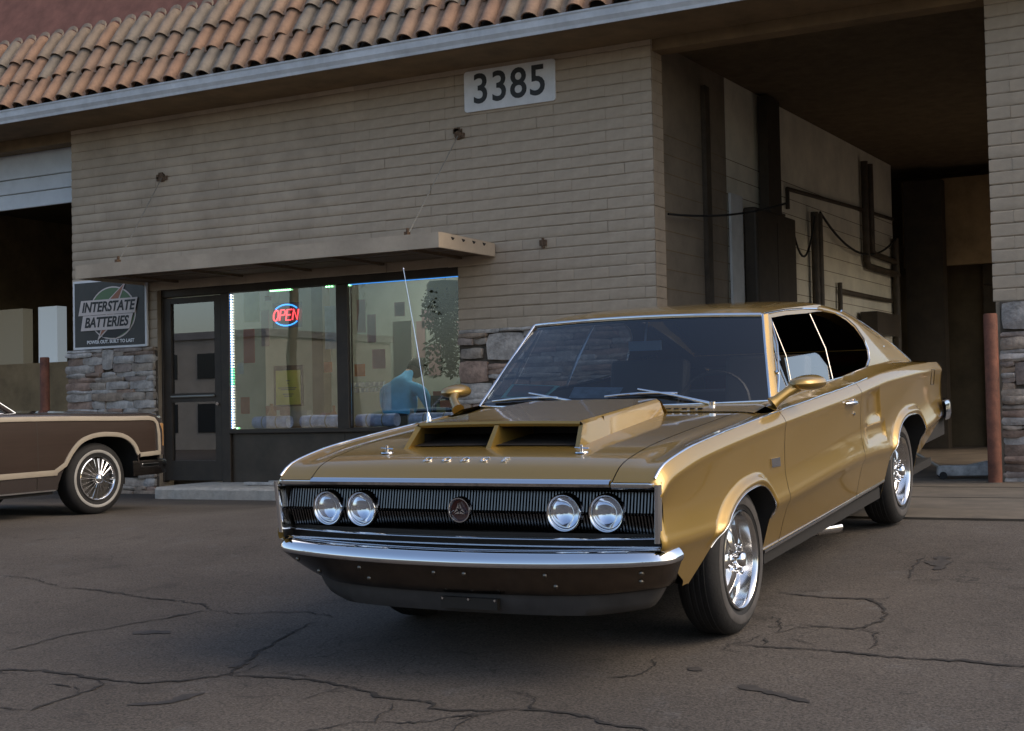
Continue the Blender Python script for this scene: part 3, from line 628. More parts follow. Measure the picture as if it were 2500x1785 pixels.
# hanging plant in the right window
hp = empty('hanging_plant', (-5.45, .38, 1.2)); tag(hp, 'dark trailing plant in an olive pot hanging in the right window', 'plant')
m = MB(); m.lathe([(.86, .0), (.86, .17), (.92, .21), (1.02, .22), (1.06, .20), (1.05, .17)], 18, 'z'); m.build('pot', mat('olive_pot', (.11, .10, .035), .5), hp, smooth=50)
lf = MB(); r2 = random.Random(3)
for s in range(110):
    a = r2.uniform(0, 6.28); r0 = r2.uniform(.03, .2); L = r2.choice([.3, .5, .7, .95, 1.0]); 
    for k in range(int(L*26)):
        t = k/26; sp = (.10+.10*abs(math.sin(t*5+.6)))*(r0/.14)
        p = Vector((sp*math.cos(a+t*.6), sp*math.sin(a+t*.6), .98-t)); d1 = Vector((r2.uniform(-1, 1), r2.uniform(-1, 1), r2.uniform(-1, .2))).normalized(); d2 = d1.cross(Vector((r2.uniform(-1, 1), r2.uniform(-1, 1), r2.uniform(-1, 1)))).normalized(); s_ = r2.uniform(.022, .046)
        lf.add([p, p+d1*s_+d2*s_*.45, p+d1*s_*2, p+d1*s_-d2*s_*.45], [(0, 1, 2, 3)])
o = lf.build('foliage', mat('dry_leaf', (.055, .055, .022), .7, var=.4, vscale=9), hp); tag(o, kind='stuff')
m = MB(); m.tube([(0, 0, 1.05), (0, 0, 1.75)], .004, 5); m.build('cord', M_STEEL, hp)
# white pamphlet rack and dark shelf units against the back of the room
m = MB(); m.box(-.30, .30, -.1, .1, 0, .78); o = m.build('stool_cabinet', mat('dark_cabinet', (.05, .042, .035), .6, var=.4, vscale=6), loc=(-6.25, 1.3, .06)); tag(o, 'dark cabinet behind the seated person in the right window', 'cabinet')
pr = MB()
for i in range(8):
    for j in range(2): x = -.26+i*.072; pr.prism([(x, j*.07), (x+.05, j*.07+.01), (x+.055, j*.07+.055), (x+.01, j*.07+.05)], -.02, .02)
o = pr.build('paper_garland', mat('white_paper', (.55, .57, .56), .7), loc=(-7.0, .95, 1.05), recalc=True); tag(o, 'white paper garland in the lower left of the right window', 'decoration')
m = MB(); m.box(-.14, .14, -.03, .03, 0, .95); o = m.build('cream_board', mat('cream_board', (.42, .40, .36), .7), loc=(-6.95, 1.75, 1.0)); tag(o, 'tall cream board leaning at the back of the right window', 'board')
rk = empty('parts_rack', (-5.52, .55, .70)); tag(rk, 'small dark rack of boxed parts by the right window edge', 'rack')
m = MB(); m.box(-.22, .22, -.08, .08, 0, .04); m.box(-.22, .22, -.08, .08, .24, .28); m.box(-.22, -.19, -.08, .08, .04, .24); m.box(.19, .22, -.08, .08, .04, .24); m.box(-.02, .02, -.08, .08, .04, .24); m.build('shelf', mat('rack_black', (.03, .026, .02), .6), rk)
for x in (-.1, .1): m = MB(); m.box(x-.06, x+.06, -.05, .05, .041, .19); m.build('box', mat('box_olive', (.20, .18, .06), .6), rk)
m = MB(); m.box(-.19, .19, -.07, .07, .281, .33); m.build('box', cols[0], rk)
for i, (x, z, w, h) in enumerate(((-6.42, 1.55, .14, .5), (-6.2, 1.3, .2, .42), (-5.75, 1.85, .18, .2), (-6.3, 1.95, .2, .25))):
    b = MB(); b.box(-w/2, w/2, 0, .006, 0, h); o = b.build('wall_chart', M_PP, loc=(x*1.0-1.2, 3.18, z)); tag(o, ['tall faded chart on the office back wall', 'wide faded chart low on the office back wall', 'small faded chart high on the office back wall', 'square faded chart above the others on the office wall'][i], 'chart', 'charts on the office wall')
# unseen ceiling lamps added to brighten the office
for i, x in enumerate((-7.4, -5.2)):
    lp = empty('fill_lamp', (x, 1.9, 2.93)); tag(lp, ['unseen lamp added above the left window to brighten the office', 'unseen lamp added above the right window to brighten the office'][i], 'lamp', 'added office fill lamps')
    m = MB(); m.box(-.6, .6, -.13, .13, .03, .07); m.build('housing', M_WHITE, lp)
    m = MB(); m.box(-.57, .57, -.11, .11, 0, .03); m.build('diffuser', mat('fill_diffuser', (.9, .9, .85), .4, emit=(1, .96, .84), estr=13), lp)

# ------------------------------------------------------------ person seated inside, back to the glass
def skin_obj(name, verts, edges, rad, m, parent, root=0, sub=2):
    me = bpy.data.meshes.new('mesh'); me.from_pydata(verts, edges, []); o = bpy.data.objects.new(name, me); COL.objects.link(o)
    md = o.modifiers.new('skin', 'SKIN'); md.use_smooth_shade = True
    for i, r in enumerate(rad): me.skin_vertices[0].data[i].radius = (r if hasattr(r, '__len__') else (r, r))
    me.skin_vertices[0].data[root].use_root = True
    sd = o.modifiers.new('sub', 'SUBSURF'); sd.levels = sd.render_levels = sub
    bpy.context.view_layer.update()
    nm = bpy.data.meshes.new_from_object(o.evaluated_get(bpy.context.evaluated_depsgraph_get())); bpy.data.objects.remove(o, do_unlink=True)
    nm.materials.clear(); nm.polygons.foreach_set('use_smooth', [True]*len(nm.polygons))
    return mk(name, nm, m, parent)
M_SKIN = mat('skin', (.36, .20, .13), .5); M_SHIRT = mat('light_blue_shirt', (.13, .50, .92), .85, var=.12, vscale=8); M_JEAN = mat('dark_trousers', (.03, .035, .05), .9); M_HAIR = mat('dark_hair', (.02, .015, .012), .7)
pe = empty('person', (-6.30, .66, .062)); pe.scale = (1.12, 1.12, 1.06); tag(pe, 'person in a light blue shirt sitting with their back to the window', 'person')
# body: pelvis at seat height, facing +Y, leaning forward
bv = [(0, .05, .60), (0, .02, .76), (0, .03, .92), (0, .11, 1.055), (0, .19, 1.12), (0, .22, 1.17),
      (.13, .06, .97), (.23, .08, .94), (.29, .17, .72), (.22, .42, .68), (-.13, .06, .97), (-.23, .08, .94), (-.29, .17, .72), (-.22, .42, .68),
      (.10, .06, .57), (.14, .46, .58), (.14, .50, .12), (.14, .62, .04), (-.10, .06, .57), (-.14, .46, .58), (-.14, .50, .12), (-.14, .62, .04)]
be = [(0, 1), (1, 2), (2, 3), (3, 4), (4, 5), (2, 6), (6, 7), (7, 8), (8, 9), (2, 10), (10, 11), (11, 12), (12, 13), (0, 14), (14, 15), (15, 16), (16, 17), (0, 18), (18, 19), (19, 20), (20, 21)]
br = [(.19, .14), (.20, .14), (.20, .13), (.085, .08), (.055, .055), (.05, .05), (.09, .09), (.075, .075), (.052, .052), (.038, .038), (.09, .09), (.075, .075), (.052, .052), (.038, .038), (.09, .09), (.07, .07), (.05, .05), (.04, .035), (.09, .09), (.07, .07), (.05, .05), (.04, .035)]
body = skin_obj('body', bv, be, br, M_SHIRT, pe)
for m_ in (M_SKIN, M_JEAN): body.data.materials.append(m_)
for p in body.data.polygons:
    c = p.center
    if c.z > 1.165 or (c.y > .30 and c.z > .64 and c.z < .80): p.material_index = 1
    elif c.z < .66 and (abs(c.x) < .22): p.material_index = 2
hd = MB(); rows = []
for i, z in enumerate(lin(-1, 1, 13)):
    r = math.sqrt(max(0, 1-z*z)); jaw = 1-.22*max(0, -z)
    rows.append([(.075*r*jaw*math.cos(a), .095*r*math.sin(a)+.012*(z < 0), .118*z) for a in lin(0, 2*math.pi, 20)])
hd.grid(rows); hd.add([(-.012, .09, .01), (.012, .09, .01), (0, .118, -.02), (0, .09, -.03)], [(0, 2, 1), (0, 3, 2), (1, 2, 3)])
for s in (-1, 1): hd.lathe([(0, .0), (0, .022), (.012*s, .026), (.012*s, 0)], 8, 'x', (.072*s, 0, -.01))
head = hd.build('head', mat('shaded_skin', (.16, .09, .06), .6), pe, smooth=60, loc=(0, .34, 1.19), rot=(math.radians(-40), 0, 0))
hr = MB(); rows = []
for z in lin(-.35, 1, 9):
    r = math.sqrt(max(0, 1-z*z)); rows.append([(.084*r*math.cos(a), .104*r*math.sin(a)-.008, .128*z) for a in lin(math.pi*.92, 2*math.pi*1.04, 16)])
hr.grid(rows); rows = [[(.084*math.sqrt(max(0, 1-z*z))*math.cos(a), .104*math.sqrt(max(0, 1-z*z))*math.sin(a)-.008, .128*z) for a in lin(0, math.pi, 14)] for z in lin(.45, 1, 6)]
hr.grid(rows); hr.build('hair', M_HAIR, head, smooth=60)
for s in (-1, 1):      # hands resting on the knees
    hv = [(s*.22, .40, .69), (s*.195, .47, .665)]; he = [(0, 1)]; hrad = [(.028, .02), (.036, .018)]
    for k in range(4): o_ = len(hv); x = s*(.195)+(k-1.5)*.019; hv += [(x, .505, .658), (x, .54, .650), (x, .56, .635)]; he += [(1, o_), (o_, o_+1), (o_+1, o_+2)]; hrad += [.0085, .0078, .007]
    o_ = len(hv); hv += [(s*.16, .48, .66), (s*.148, .505, .65)]; he += [(1, o_), (o_, o_+1)]; hrad += [.0095, .008]
    skin_obj('hand', hv, he, hrad, M_SKIN, pe, sub=1)
chr_ = empty('office_stool', (-6.30, .70, .062)); tag(chr_, 'dark stool under the person in the blue shirt', 'stool')
m = MB(); m.box(-.23, .23, -.16, .34, .44, .49); m.build('seat', M_BLACK, chr_, bevel=.015)
for sx in (-.2, .2):
    for sy in (-.13, .31): m = MB(); m.tube([(sx, sy, .44), (sx*1.05, sy*1.05, 0)], .013, 8); m.build('leg', M_STEEL, chr_)

# ------------------------------------------------------------ bollards and garage things
M_BOLL = mat('rust_red_paint', (.17, .06, .032), .75, var=.5, vscale=8, bump=.3, bscale=40, col2=None)
for i, (x, y, z0, h, lab) in enumerate(((.605, -.28, gz(.6, -.3), 1.5, 'rust red steel bollard at the right pier of the open bay'), (-11.10, -.28, -.14, 1.74, 'rust red steel bollard left of the stone pillar behind the wagon'))):
    bo = empty('bollard', (x, y, z0)); tag(bo, lab, 'bollard', 'bollards at the bay openings')
    m = MB(); m.lathe([(0, 0), (0, .06), (h-.01, .06), (h, .052), (h, 0)], 20, 'z'); m.build('post', M_BOLL, bo, smooth=40)
    m = MB(); m.lathe([(0, .061), (.02, .08), (.0, .10)], 20, 'z'); m.build('footing', M_CONC, bo)
WX = -2.795
def pipe(name, label, cat, pts, r, m, group=None, n=8):
    b = MB(); b.tube([Vector(p)-Vector(pts[0]) for p in pts], r, n); o = b.build(name, m, loc=pts[0], smooth=60); return tag(o, label, cat, group)
M_PIPE = mat('dark_pipe', (.07, .052, .034), .6, var=.4, vscale=6)
G = 'pipes on the bay wall'
pipe('conduit', 'thin conduit running along the upper side wall of the bay', 'pipe', [(WX+.03, 4.36, 3.30), (WX+.03, 4.36, 3.56), (WX+.03, 7.55, 3.67), (WX+.03, 9.5, 3.72)], .028, M_PIPE, G)
pipe('pipe', 'dark pipe dropping from the ceiling and turning along the bay wall', 'pipe', [(WX+.07, 7.80, 4.4), (WX+.07, 7.80, 2.92), (WX+.07, 7.86, 2.84), (WX+.07, 9.55, 2.83)], .055, M_PIPE, G)
pipe('pipe', 'second dark pipe just behind the dropping one, turning higher up', 'pipe', [(WX+.07, 8.10, 4.4), (WX+.07, 8.10, 3.10), (WX+.07, 8.16, 3.05), (WX+.07, 9.5, 3.03)], .05, M_PIPE, G)
pipe('pipe', 'upright pipe at the far end of the white bay wall', 'pipe', [(WX+.07, 9.45, .06), (WX+.07, 9.45, 3.4)], .06, M_PIPE, G)
pipe('rail_pipe', 'low horizontal pipe rail on the white bay wall', 'pipe', [(WX+.05, 6.47, .06), (WX+.05, 6.47, 2.5), (WX+.05, 6.5, 2.38), (WX+.05, 9.2, 2.40)], .035, M_PIPE, G)
for y in (5.30, 5.48): pipe('lift_pipe', 'left of the paired upright pipes on the bay wall' if y < 5.4 else 'right of the paired upright pipes on the bay wall', 'pipe', [(WX+.08, y, .06), (WX+.08, y, 3.36)], .055, M_PIPE, G)
def sag(a, b, s, n=12): return [(a[0]+(b[0]-a[0])*t, a[1]+(b[1]-a[1])*t, a[2]+(b[2]-a[2])*t-s*4*t*(1-t)) for t in lin(0, 1, n)]
pipe('hose', 'dark hose sagging in a long curve across the bay wall', 'hose', sag((WX+.1, 5.49, 3.38), (WX+.1, 9.4, 3.40), .40, 18), .016, M_BLACK, 'hoses in the bay')
pipe('cable', 'cable strung from the bay opening to the tall dark locker', 'cable', sag((WX+.08, .38, 2.79), (WX+.5, 2.9, 3.16), .07), .012, M_BLACK, 'hoses in the bay')
pipe('hose', 'short looped hose beside the tall dark locker', 'hose', sag((WX+.1, 4.35, 3.0), (WX+.1, 5.25, 3.3), .42), .014, M_BLACK, 'hoses in the bay')
lk = empty('tall_locker', (-2.45, 3.35, .062)); tag(lk, 'tall dark locker standing against the bay side wall', 'locker')
M_LOCK = mat('dark_locker_paint', (.05, .036, .022), .6, var=.3)
m = MB(); m.box(-.32, -.16, -.62, .84, 0, 3.07); m.build('body', M_LOCK, lk, bevel=.02)
m = MB(); m.box(-.159, -.154, -.58, .09, .1, 2.95); m.build('door', M_LOCK, lk); m = MB(); m.box(-.159, -.154, .12, .80, .1, 2.95); m.build('door', M_LOCK, lk)
m = MB(); m.box(-.153, -.12, .03, .06, 1.4, 1.6); m.build('handle', M_STEEL, lk)
lp = empty('lift_column', (-2.25, 2.95, .062)); tag(lp, 'slim dark lift column rising above the locker to the ceiling', 'column')
m = MB(); m.box(-.52, -.40, .38, .84, 3.09, 4.5); m.build('column', M_LOCK, lp); m = MB(); m.box(-.52, -.37, .34, .88, 3.071, 3.10); m.build('base_plate', M_LOCK, lp)
m = MB(); m.box(0, .03, -.22, .16, .0, 2.5); o = m.build('white_board', M_WHITE, loc=(WX+.02, 2.5, .75)); tag(o, 'narrow white board on the bay wall left of the locker', 'board')
m = MB(); m.box(0, .25, -.55, .7, 0, .32); o = m.build('dark_crate', M_LOCK, loc=(WX+.05, 8.0, 1.82)); tag(o, 'dark box fixed low on the white bay wall behind the car roof', 'box')
m = MB(); m.box(0, .05, -.07, .07, .0, 4.3); o = m.build('steel_upright', M_PIPE, loc=(WX+.0, 1.62, .062)); tag(o, 'dark steel upright on the bay wall near the opening', 'column')
m = MB(); m.box(-.3, .3, -.25, .0, 0, 4.3); o = m.build('steel_upright', M_LOCK, loc=(-2.4, 10.2, .062)); tag(o, 'broad dark upright at the back corner of the bay', 'column')
# back of the bay: big closed roller door
bd = empty('back_door', (.2, 10.96, .062)); tag(bd, 'closed brown sectional door at the back of the bay', 'door')
for i in range(6): m = MB(); m.box(-1.9, 1.9, -.03, .03, i*.53, i*.53+.515); m.build('panel', mat('brown_door', (.07, .05, .028), .7, var=.3) if i == 0 else bpy.data.materials['brown_door'], bd, bevel=.008)
# floor jack on the bay floor behind the gold car
fj = empty('floor_jack', (.22, .55, .062), rz=.3); tag(fj, 'pale floor jack lying on the bay floor behind the gold car', 'jack')
M_JACK = mat('worn_white_paint', (.45, .43, .40), .5, var=.4, vscale=14)
m = MB(); m.box(-.30, .30, -.13, -.10, .03, .12); m.box(-.30, .30, .10, .13, .03, .12); m.box(-.30, -.12, -.099, .099, .04, .11); m.build('frame', M_JACK, fj, bevel=.006)
m = MB(); m.prism([(-.1, .06), (.26, .15), (.27, .19), (-.1, .11)], -.04, .04); m.build('lift_arm', M_JACK, fj, recalc=True)
m = MB(); m.lathe([(.18, 0), (.18, .05), (.20, .055), (.20, 0)], 14, 'z', (.25, 0, 0)); m.build('saddle', M_STEEL, fj)
for x, y in ((-.26, -.15), (-.26, .15), (.26, -.15), (.26, .15)): m = MB(); m.lathe([(-.015, 0), (-.015, .035), (.015, .035), (.015, 0)], 12, 'y', (x, y, .036)); m.build('wheel', M_BLACK, fj)
m = MB(); m.tube([(-.25, 0, .09), (-.75, 0, .40)], .014, 8); m.build('handle', M_STEEL, fj)
# small items on the walk before the window, left of the car
for i, (x, y, l, a) in enumerate(((-7.25, -.20, .55, .04), (-7.30, -.55, .62, -.03))):
    b = MB(); b.box(-l/2, l/2, -.035, .035, 0, .028); o = b.build('board', M_JACK, loc=(x, y, .012), rot=(0, 0, a), bevel=.003); tag(o, ['pale board on the raised walk, the one nearer the bulkhead', 'pale board on the raised walk, the one nearer the curb edge'][i], 'board', 'boards on the raised walk')
# ------------------------------------------------------------ gold fastback muscle car (local frame: +x its left, +y to its tail, z up)
def paint_mat():
    m = bpy.data.materials.new('gold_metallic_paint'); m.use_nodes = True; nt = m.node_tree; b = nt.nodes['Principled BSDF']; L = nt.links.new
    b.inputs['Base Color'].default_value = (.345, .215, .045, 1); b.inputs['Metallic'].default_value = .68; b.inputs['Roughness'].default_value = .40
    b.inputs['Coat Weight'].default_value = 1; b.inputs['Coat Roughness'].default_value = .03
    tc = _n(nt, 'ShaderNodeTexCoord'); v = _n(nt, 'ShaderNodeTexVoronoi'); v.inputs['Scale'].default_value = 900; L(tc.outputs['Object'], v.inputs['Vector'])
    bp = _n(nt, 'ShaderNodeBump'); bp.inputs['Strength'].default_value = .08; bp.inputs['Distance'].default_value = .0006; L(v.outputs['Distance'], bp.inputs['Height'])
    n2 = _n(nt, 'ShaderNodeTexNoise'); n2.inputs['Scale'].default_value = 3.0; n2.inputs['Detail'].default_value = 2; L(tc.outputs['Object'], n2.inputs['Vector'])
    b2 = _n(nt, 'ShaderNodeBump'); b2.inputs['Strength'].default_value = .10; b2.inputs['Distance'].default_value = .01; L(n2.outputs['Fac'], b2.inputs['Height'])
    L(bp.outputs[0], b.inputs['Normal']); L(b2.outputs[0], b.inputs['Coat Normal'])
    n3 = _n(nt, 'ShaderNodeTexNoise'); n3.inputs['Scale'].default_value = 14; n3.inputs['Detail'].default_value = 6; L(tc.outputs['Object'], n3.inputs['Vector'])
    mr = _n(nt, 'ShaderNodeMapRange'); mr.inputs[1].default_value = .3; mr.inputs[2].default_value = .75; mr.inputs[3].default_value = .01; mr.inputs[4].default_value = .09; L(n3.outputs['Fac'], mr.inputs[0]); L(mr.outputs[0], b.inputs['Coat Roughness'])
    return m
M_GOLD = paint_mat()
M_DARK = mat('car_dark_trim', (.016, .012, .008), .6); M_UNDER = mat('underbody', (.012, .010, .008), .9)
M_GREY = mat('grey_valance', (.048, .044, .041), .5, var=.3, vscale=8)
M_TYRE = mat('tyre_rubber', (.010, .009, .0085), .8, var=.4, vscale=12, bump=.2, bscale=60); M_SIDEW = mat('dusty_sidewall', (.062, .056, .052), .85, var=.35, vscale=10)
M_WS = glass_mat('windscreen_glass', (.56, .60, .62), .0, 1.5, 1.7); M_SIDEG = glass_mat('tinted_side_glass', (.50, .51, .52), .0, 1.52, 1.7)
M_LENS = glass_mat('lamp_glass', (.95, .97, 1.0), .02, 1.4, .8)
M_REFL = mat('lamp_reflector', (.84, .88, .94), .09, metal=1); M_ALLOY = mat('polished_alloy', (.80, .80, .80), .13, metal=1, var=.1, vscale=4)
M_BOLT = mat('dull_bolt', (.22, .20, .17), .35, metal=1); M_TAIL = mat('tail_lamp_red', (.18, .01, .01), .25); M_SEAT = mat('dark_vinyl', (.055, .044, .033), .55); M_TRIMD = mat('dull_window_trim', (.36, .34, .31), .25, metal=1); M_GRILLE = mat('grille_bright', (.17, .165, .16), .22, metal=1)
car = empty('gold_muscle_car'); tag(car, 'gold two door fastback muscle car with twin hood scoop parked nose out', 'car')
CM = Matrix(((.99991, -.01257, .00471, .10657), (.01292, .99629, -.08510, -8.44909), (-.00363, .08516, .99636, -.28457), (0, 0, 0, 1)))
car.matrix_world = CM
PZ = cub([.03, .06, .12, .26, .43, .66, .94, 1.5, 2.07, 2.7, 3.0, 3.4, 3.97, 4.6, 5.06], [.772, .792, .824, .850, .868, .880, .890, .906, .917, .931, .941, .953, .949, .931, .908])
WD = cub([.0, .3, .9, 1.5, 2.5, 3.2, 3.9, 4.5, 5.08], [.905, .914, .918, .922, .926, .922, .916, .897, .862])
ZC = cub([0, .43, 1.1, 1.4, 2.66, 3.0, 3.35, 4.2, 5.08], [.545, .522, .508, .513, .546, .540, .522, .540, .575])
def PX(y): return WD(y)-.034
YF, YR = .035, 5.06
FA = [(.36, .33), (.44, .378), (.53, .44), (.59, .496), (.68, .548), (.79, .590), (.93, .617), (1.06, .622), (1.15, .605), (1.21, .555), (1.245, .48), (1.252, .40), (1.253, .20)]
RA = [(3.40, .20), (3.405, .46), (3.45, .53), (3.57, .606), (3.69, .646), (3.83, .660), (4.0, .655), (4.09, .645), (4.17, .610), (4.21, .54), (4.215, .45), (4.216, .20)]
def smooth_poly(P, n=64):
    d = [0]
    for a, b in zip(P[:-1], P[1:]): d.append(d[-1]+math.dist(a, b))
    fy, fz = cub(d, [p[0] for p in P]), cub(d, [p[1] for p in P]); out = [(fy(t), fz(t)) for t in lin(0, d[-1], n)]
    for _ in range(3): out = [out[0]]+[((a[0]+2*b[0]+c[0])/4, (a[1]+2*b[1]+c[1])/4) for a, b, c in zip(out[:-2], out[1:-1], out[2:])]+[out[-1]]
    res = [out[0]]
    for p in out[1:]: res.append((max(p[0], res[-1][0]+2e-4), p[1]))
    return res
FA, RA = smooth_poly(FA), smooth_poly(RA)
def arch_poly(P): return cub([p[0] for p in P], [p[1] for p in P])
fA, rA = arch_poly(FA), arch_poly(RA)
def zbot(y):
    if y < FA[0][0]: return .335+.05*(1-sstep(.05, .22, y))
    if y <= FA[-1][0]: return fA(y)
    if y < RA[0][0]: return .300+.0145*(y-1.24)
    if y <= RA[-1][0]: return rA(y)
    return .385+.155*sstep(4.2, 5.06, y)
def _segd(y, z, P):
    d = 9
    for (a, b), (c, e) in zip(P[:-1], P[1:]):
        ux, uz = c-a, e-b; L2 = ux*ux+uz*uz; t = min(max(((y-a)*ux+(z-b)*uz)/L2, 0), 1); d = min(d, math.hypot(y-a-t*ux, z-b-t*uz))
    return d
FAd = [p for p in FA if p[1] > .43]; RAd = [p for p in RA if p[1] > .43]
def side_x(y, z):
    W = WD(y); p = PZ(y); c = ZC(y); px = PX(y)
    f = cub([.15, .30, c-.045, c-.008, c+.006, c+.035, c+.13, p-.070, p-.056, p-.006, p], [W-.115, W-.068, W-.016, W+.001, W+.001, W-.006, W-.018, W-.006, W-.002, px+.006, px])
    x = f(z)
    if .3 < y < 1.4:
        d = _segd(y, z, FAd); x += .028*(1-sstep(.022, .060, d))*(1-.35*sstep(0, .02, .02-d))*sstep(.44, .54, z)
    if 3.3 < y < 4.35:
        d = _segd(y, z, RAd); x += .026*(1-sstep(.022, .058, d))*(1-.35*sstep(0, .02, .02-d))*sstep(.46, .56, z)
    # quarter panel recess behind the door
    if 2.7 < y < 3.5:
        ye = 3.20-.35*(z-.75)
        x -= .017*sstep(2.80, 3.12, y)*(1-sstep(ye, ye+.02, y))*sstep(.70, .73, z)*(1-sstep(.855, .885, z))
        ye = 3.30-.1*(z-.62)
        x -= .013*sstep(2.86, 2.93, y)*(1-sstep(ye, ye+.02, y))*sstep(.585, .605, z)*(1-sstep(.675, .69, z))
    # nose corner rounding
    r = .045; q = y-YF
    if q < r: x -= (r-math.sqrt(max(0, r*r-(r-q)**2)))*.32
    q = YR-y
    if q < .03: x -= (.03-math.sqrt(max(0, .03**2-(.03-q)**2)))*.6
    return x
def side_rows(y, nrow):
    p = PZ(y); zb = zbot(y); c = ZC(y); W = WD(y)
    base = [p, p-.004, p-.008, p-.014, p-.022, p-.030, p-.038, p-.046, p-.053, p-.062]+lin(p-.075, c+.04, nrow)+[c+.028, c+.016, c+.006, c-.002, c-.010, c-.024, c-.045]+lin(c-.065, .15, 12)
    out = []
    LIP = (.066, .056, .047, .039, .032, .026, .020, .014, .008, .003, 0)
    for z in [max(z, zb+.076) for z in base]+[zb+l for l in LIP]:
        z = min(z, p); yl_ = .10+.20*min(max((.475-z)/.12, 0), 1); yy = max(y, yl_) if (z < c-.03 and y < yl_) else y; out.append((side_x(yy, z), yy, z))
    return out
INX = .705
def top_z(x, y):
    px = PX(y); t = min(abs(x)/px, 1); p = PZ(y)
    return p+.012*(1-t*t)*sstep(0, .2, y)-.010*math.exp(-((t-.91)/.045)**2)*sstep(.05, .3, y)
def ycols(a, b, n, extra=()):
    s = set(round(v, 5) for v in lin(a, b, n)) | set(v for v in extra if a < v < b); return sorted(s)
exF = lin(.36, 1.26, 80)+[.04, .05, .06, .075, .09, .11, .13, .16, .2]+[p[0] for p in FA]+[1.2, 1.225, 1.235, 1.2425, 1.249, 1.2525, 1.2535, .38, .40, .42, .46, .48]
exR = lin(3.38, 4.24, 80)+[p[0] for p in RA]+[3.3995, 3.401, 3.403, 3.42, 3.435, 3.5, 3.53, 4.13, 4.15, 4.19, 4.2, 4.2055, 4.213, 4.2165, 4.2175]+lin(3.1, 3.36, 30)
def sgn(rows, s): return [[(s*x, y, z) for x, y, z in r] for r in rows]
for s in (1, -1):
    # front fender: top strip + side
    cols = ycols(YF, 1.478, 60, exF); G_ = []
    for y in cols:
        xi = INX if y < 1.40 else INX
        top = [(x, y, top_z(x, y)) for x in lin(xi, PX(y), 9)[:-1]]
        G_.append(top+side_rows(y, 16))
    # nose lip folded back
    nose = [(x-.004, y+.03, z-.004) for x, y, z in G_[0]]
    m = MB(); m.grid(sgn([nose]+G_, s)); fd = m.build('front_fender', M_GOLD, car, smooth=38, clean=True, recalc=False)
    # door with its shoulder
    cols = ycols(1.484, 2.777, 46); G_ = []
    for y in cols: G_.append([(.80+(PX(y)-.80)*t, y, PZ(y)+.036*(1-t)**1.2) for t in lin(0, 1, 7)[:-1]]+side_rows(y, 16))
    m = MB(); m.grid(sgn(G_, s)); door = m.build('door', M_GOLD, car, smooth=38, clean=True)
    # quarter panel
    cols = ycols(2.783, YR, 70, exR); G_ = []
    for y in cols:
        xi = .80-.05*sstep(3.4, 4.6, y); k = .036*(1-sstep(4.0, 5.0, y))
        G_.append([(xi+(PX(y)-xi)*t, y, PZ(y)+k*(1-t)**1.2) for t in lin(0, 1, 7)[:-1]]+side_rows(y, 16))
    m = MB(); m.grid(sgn(G_, s)); qp = m.build('quarter_panel', M_GOLD, car, smooth=38, clean=True)
    # dark liner behind the gaps and in the wheel wells
    m = MB()
    for a, b in ((1.46, 1.50), (2.76, 2.80)): m.grid(sgn([[(side_x(y, z)-.022, y, z) for z in lin(.26, PZ(y)-.01, 24)] for y in (a, b)], s))
    m.build('gap_liner', M_DARK, car)
    for P, nm in ((FA, 'wheel_housing'), (RA, 'wheel_housing')):
        m = MB(); outer = [(s*(side_x(min(max(y, .3), 4.4), z)-.004), y, z) for y, z in P]; inner = [(s*.45, y, z) for y, z in P]
        m.grid([outer, inner]); m.add([(s*.45, P[0][0], .30)]+inner+[(s*.45, P[-1][0], .30)], [tuple(range(len(P)+2))]); m.build(nm, M_UNDER, car)
        e = MB(); pts = [(s*(side_x(y, z)+.002), y, z+.0) for y, z in P[0:-1] if z > .44]; e.tube(pts, .003, 6); e.build('arch_trim', M_CHROME, car, smooth=60)
    # chrome along the fender peak, rocker moulding, belt
    m = MB(); m.tube([(s*(PX(y)-.001), y, PZ(y)+.003) for y in lin(.05, 3.02, 70)], .0052, 6); m.build('peak_moulding', M_CHROME, car, smooth=60)
    m = MB(); rows = []
    for dx, dz in ((-.004, .004), (.006, .003), (.008, -.004), (.005, -.013), (-.02, -.018)): rows.append([(s*(side_x(y, .31)+dx), y, dz+.300+.0145*(y-1.24)) for y in lin(1.262, 3.395, 40)])
    m.grid(rows); m.build('rocker_moulding', M_CHROME, car, smooth=60)
    m = MB(); m.grid(sgn([[(side_x(y, .30)-.022, y, .30) for y in lin(1.255, 3.4, 12)], [(side_x(y, .30)-.045, y, .245) for y in lin(1.255, 3.4, 12)], [(side_x(y, .25)-.08, y, .215) for y in lin(1.255, 3.4, 12)], [(.5, y, .21) for y in lin(1.255, 3.4, 12)]], s)); m.build('sill', M_GREY, car)
    # door handle, lock, badge
    hy, hz = 2.56, .848; hx = side_x(hy, hz); m = MB(); m.tube([(s*(hx+.004), hy-.10, hz+.004), (s*(hx+.026), hy-.07, hz+.006), (s*(hx+.028), hy, hz), (s*(hx+.024), hy+.05, hz-.003), (s*(hx+.004), hy+.08, hz-.005)], [.006, .010, .012, .013, .008], 8)
    m.lathe([(0, .018), (.012, .018), (.014, .0)], 12, 'x', (s*hx if s > 0 else s*hx-.014, hy+.05, hz)); m.build('handle', M_CHROME, door, smooth=60)
    m = MB(); m.lathe([(0, .011), (.006, .011), (.007, 0)], 12, 'x', (s*side_x(2.64, .785) if s > 0 else -side_x(2.64, .785)-.006, 2.64, .785)); m.build('lock', M_CHROME, door)
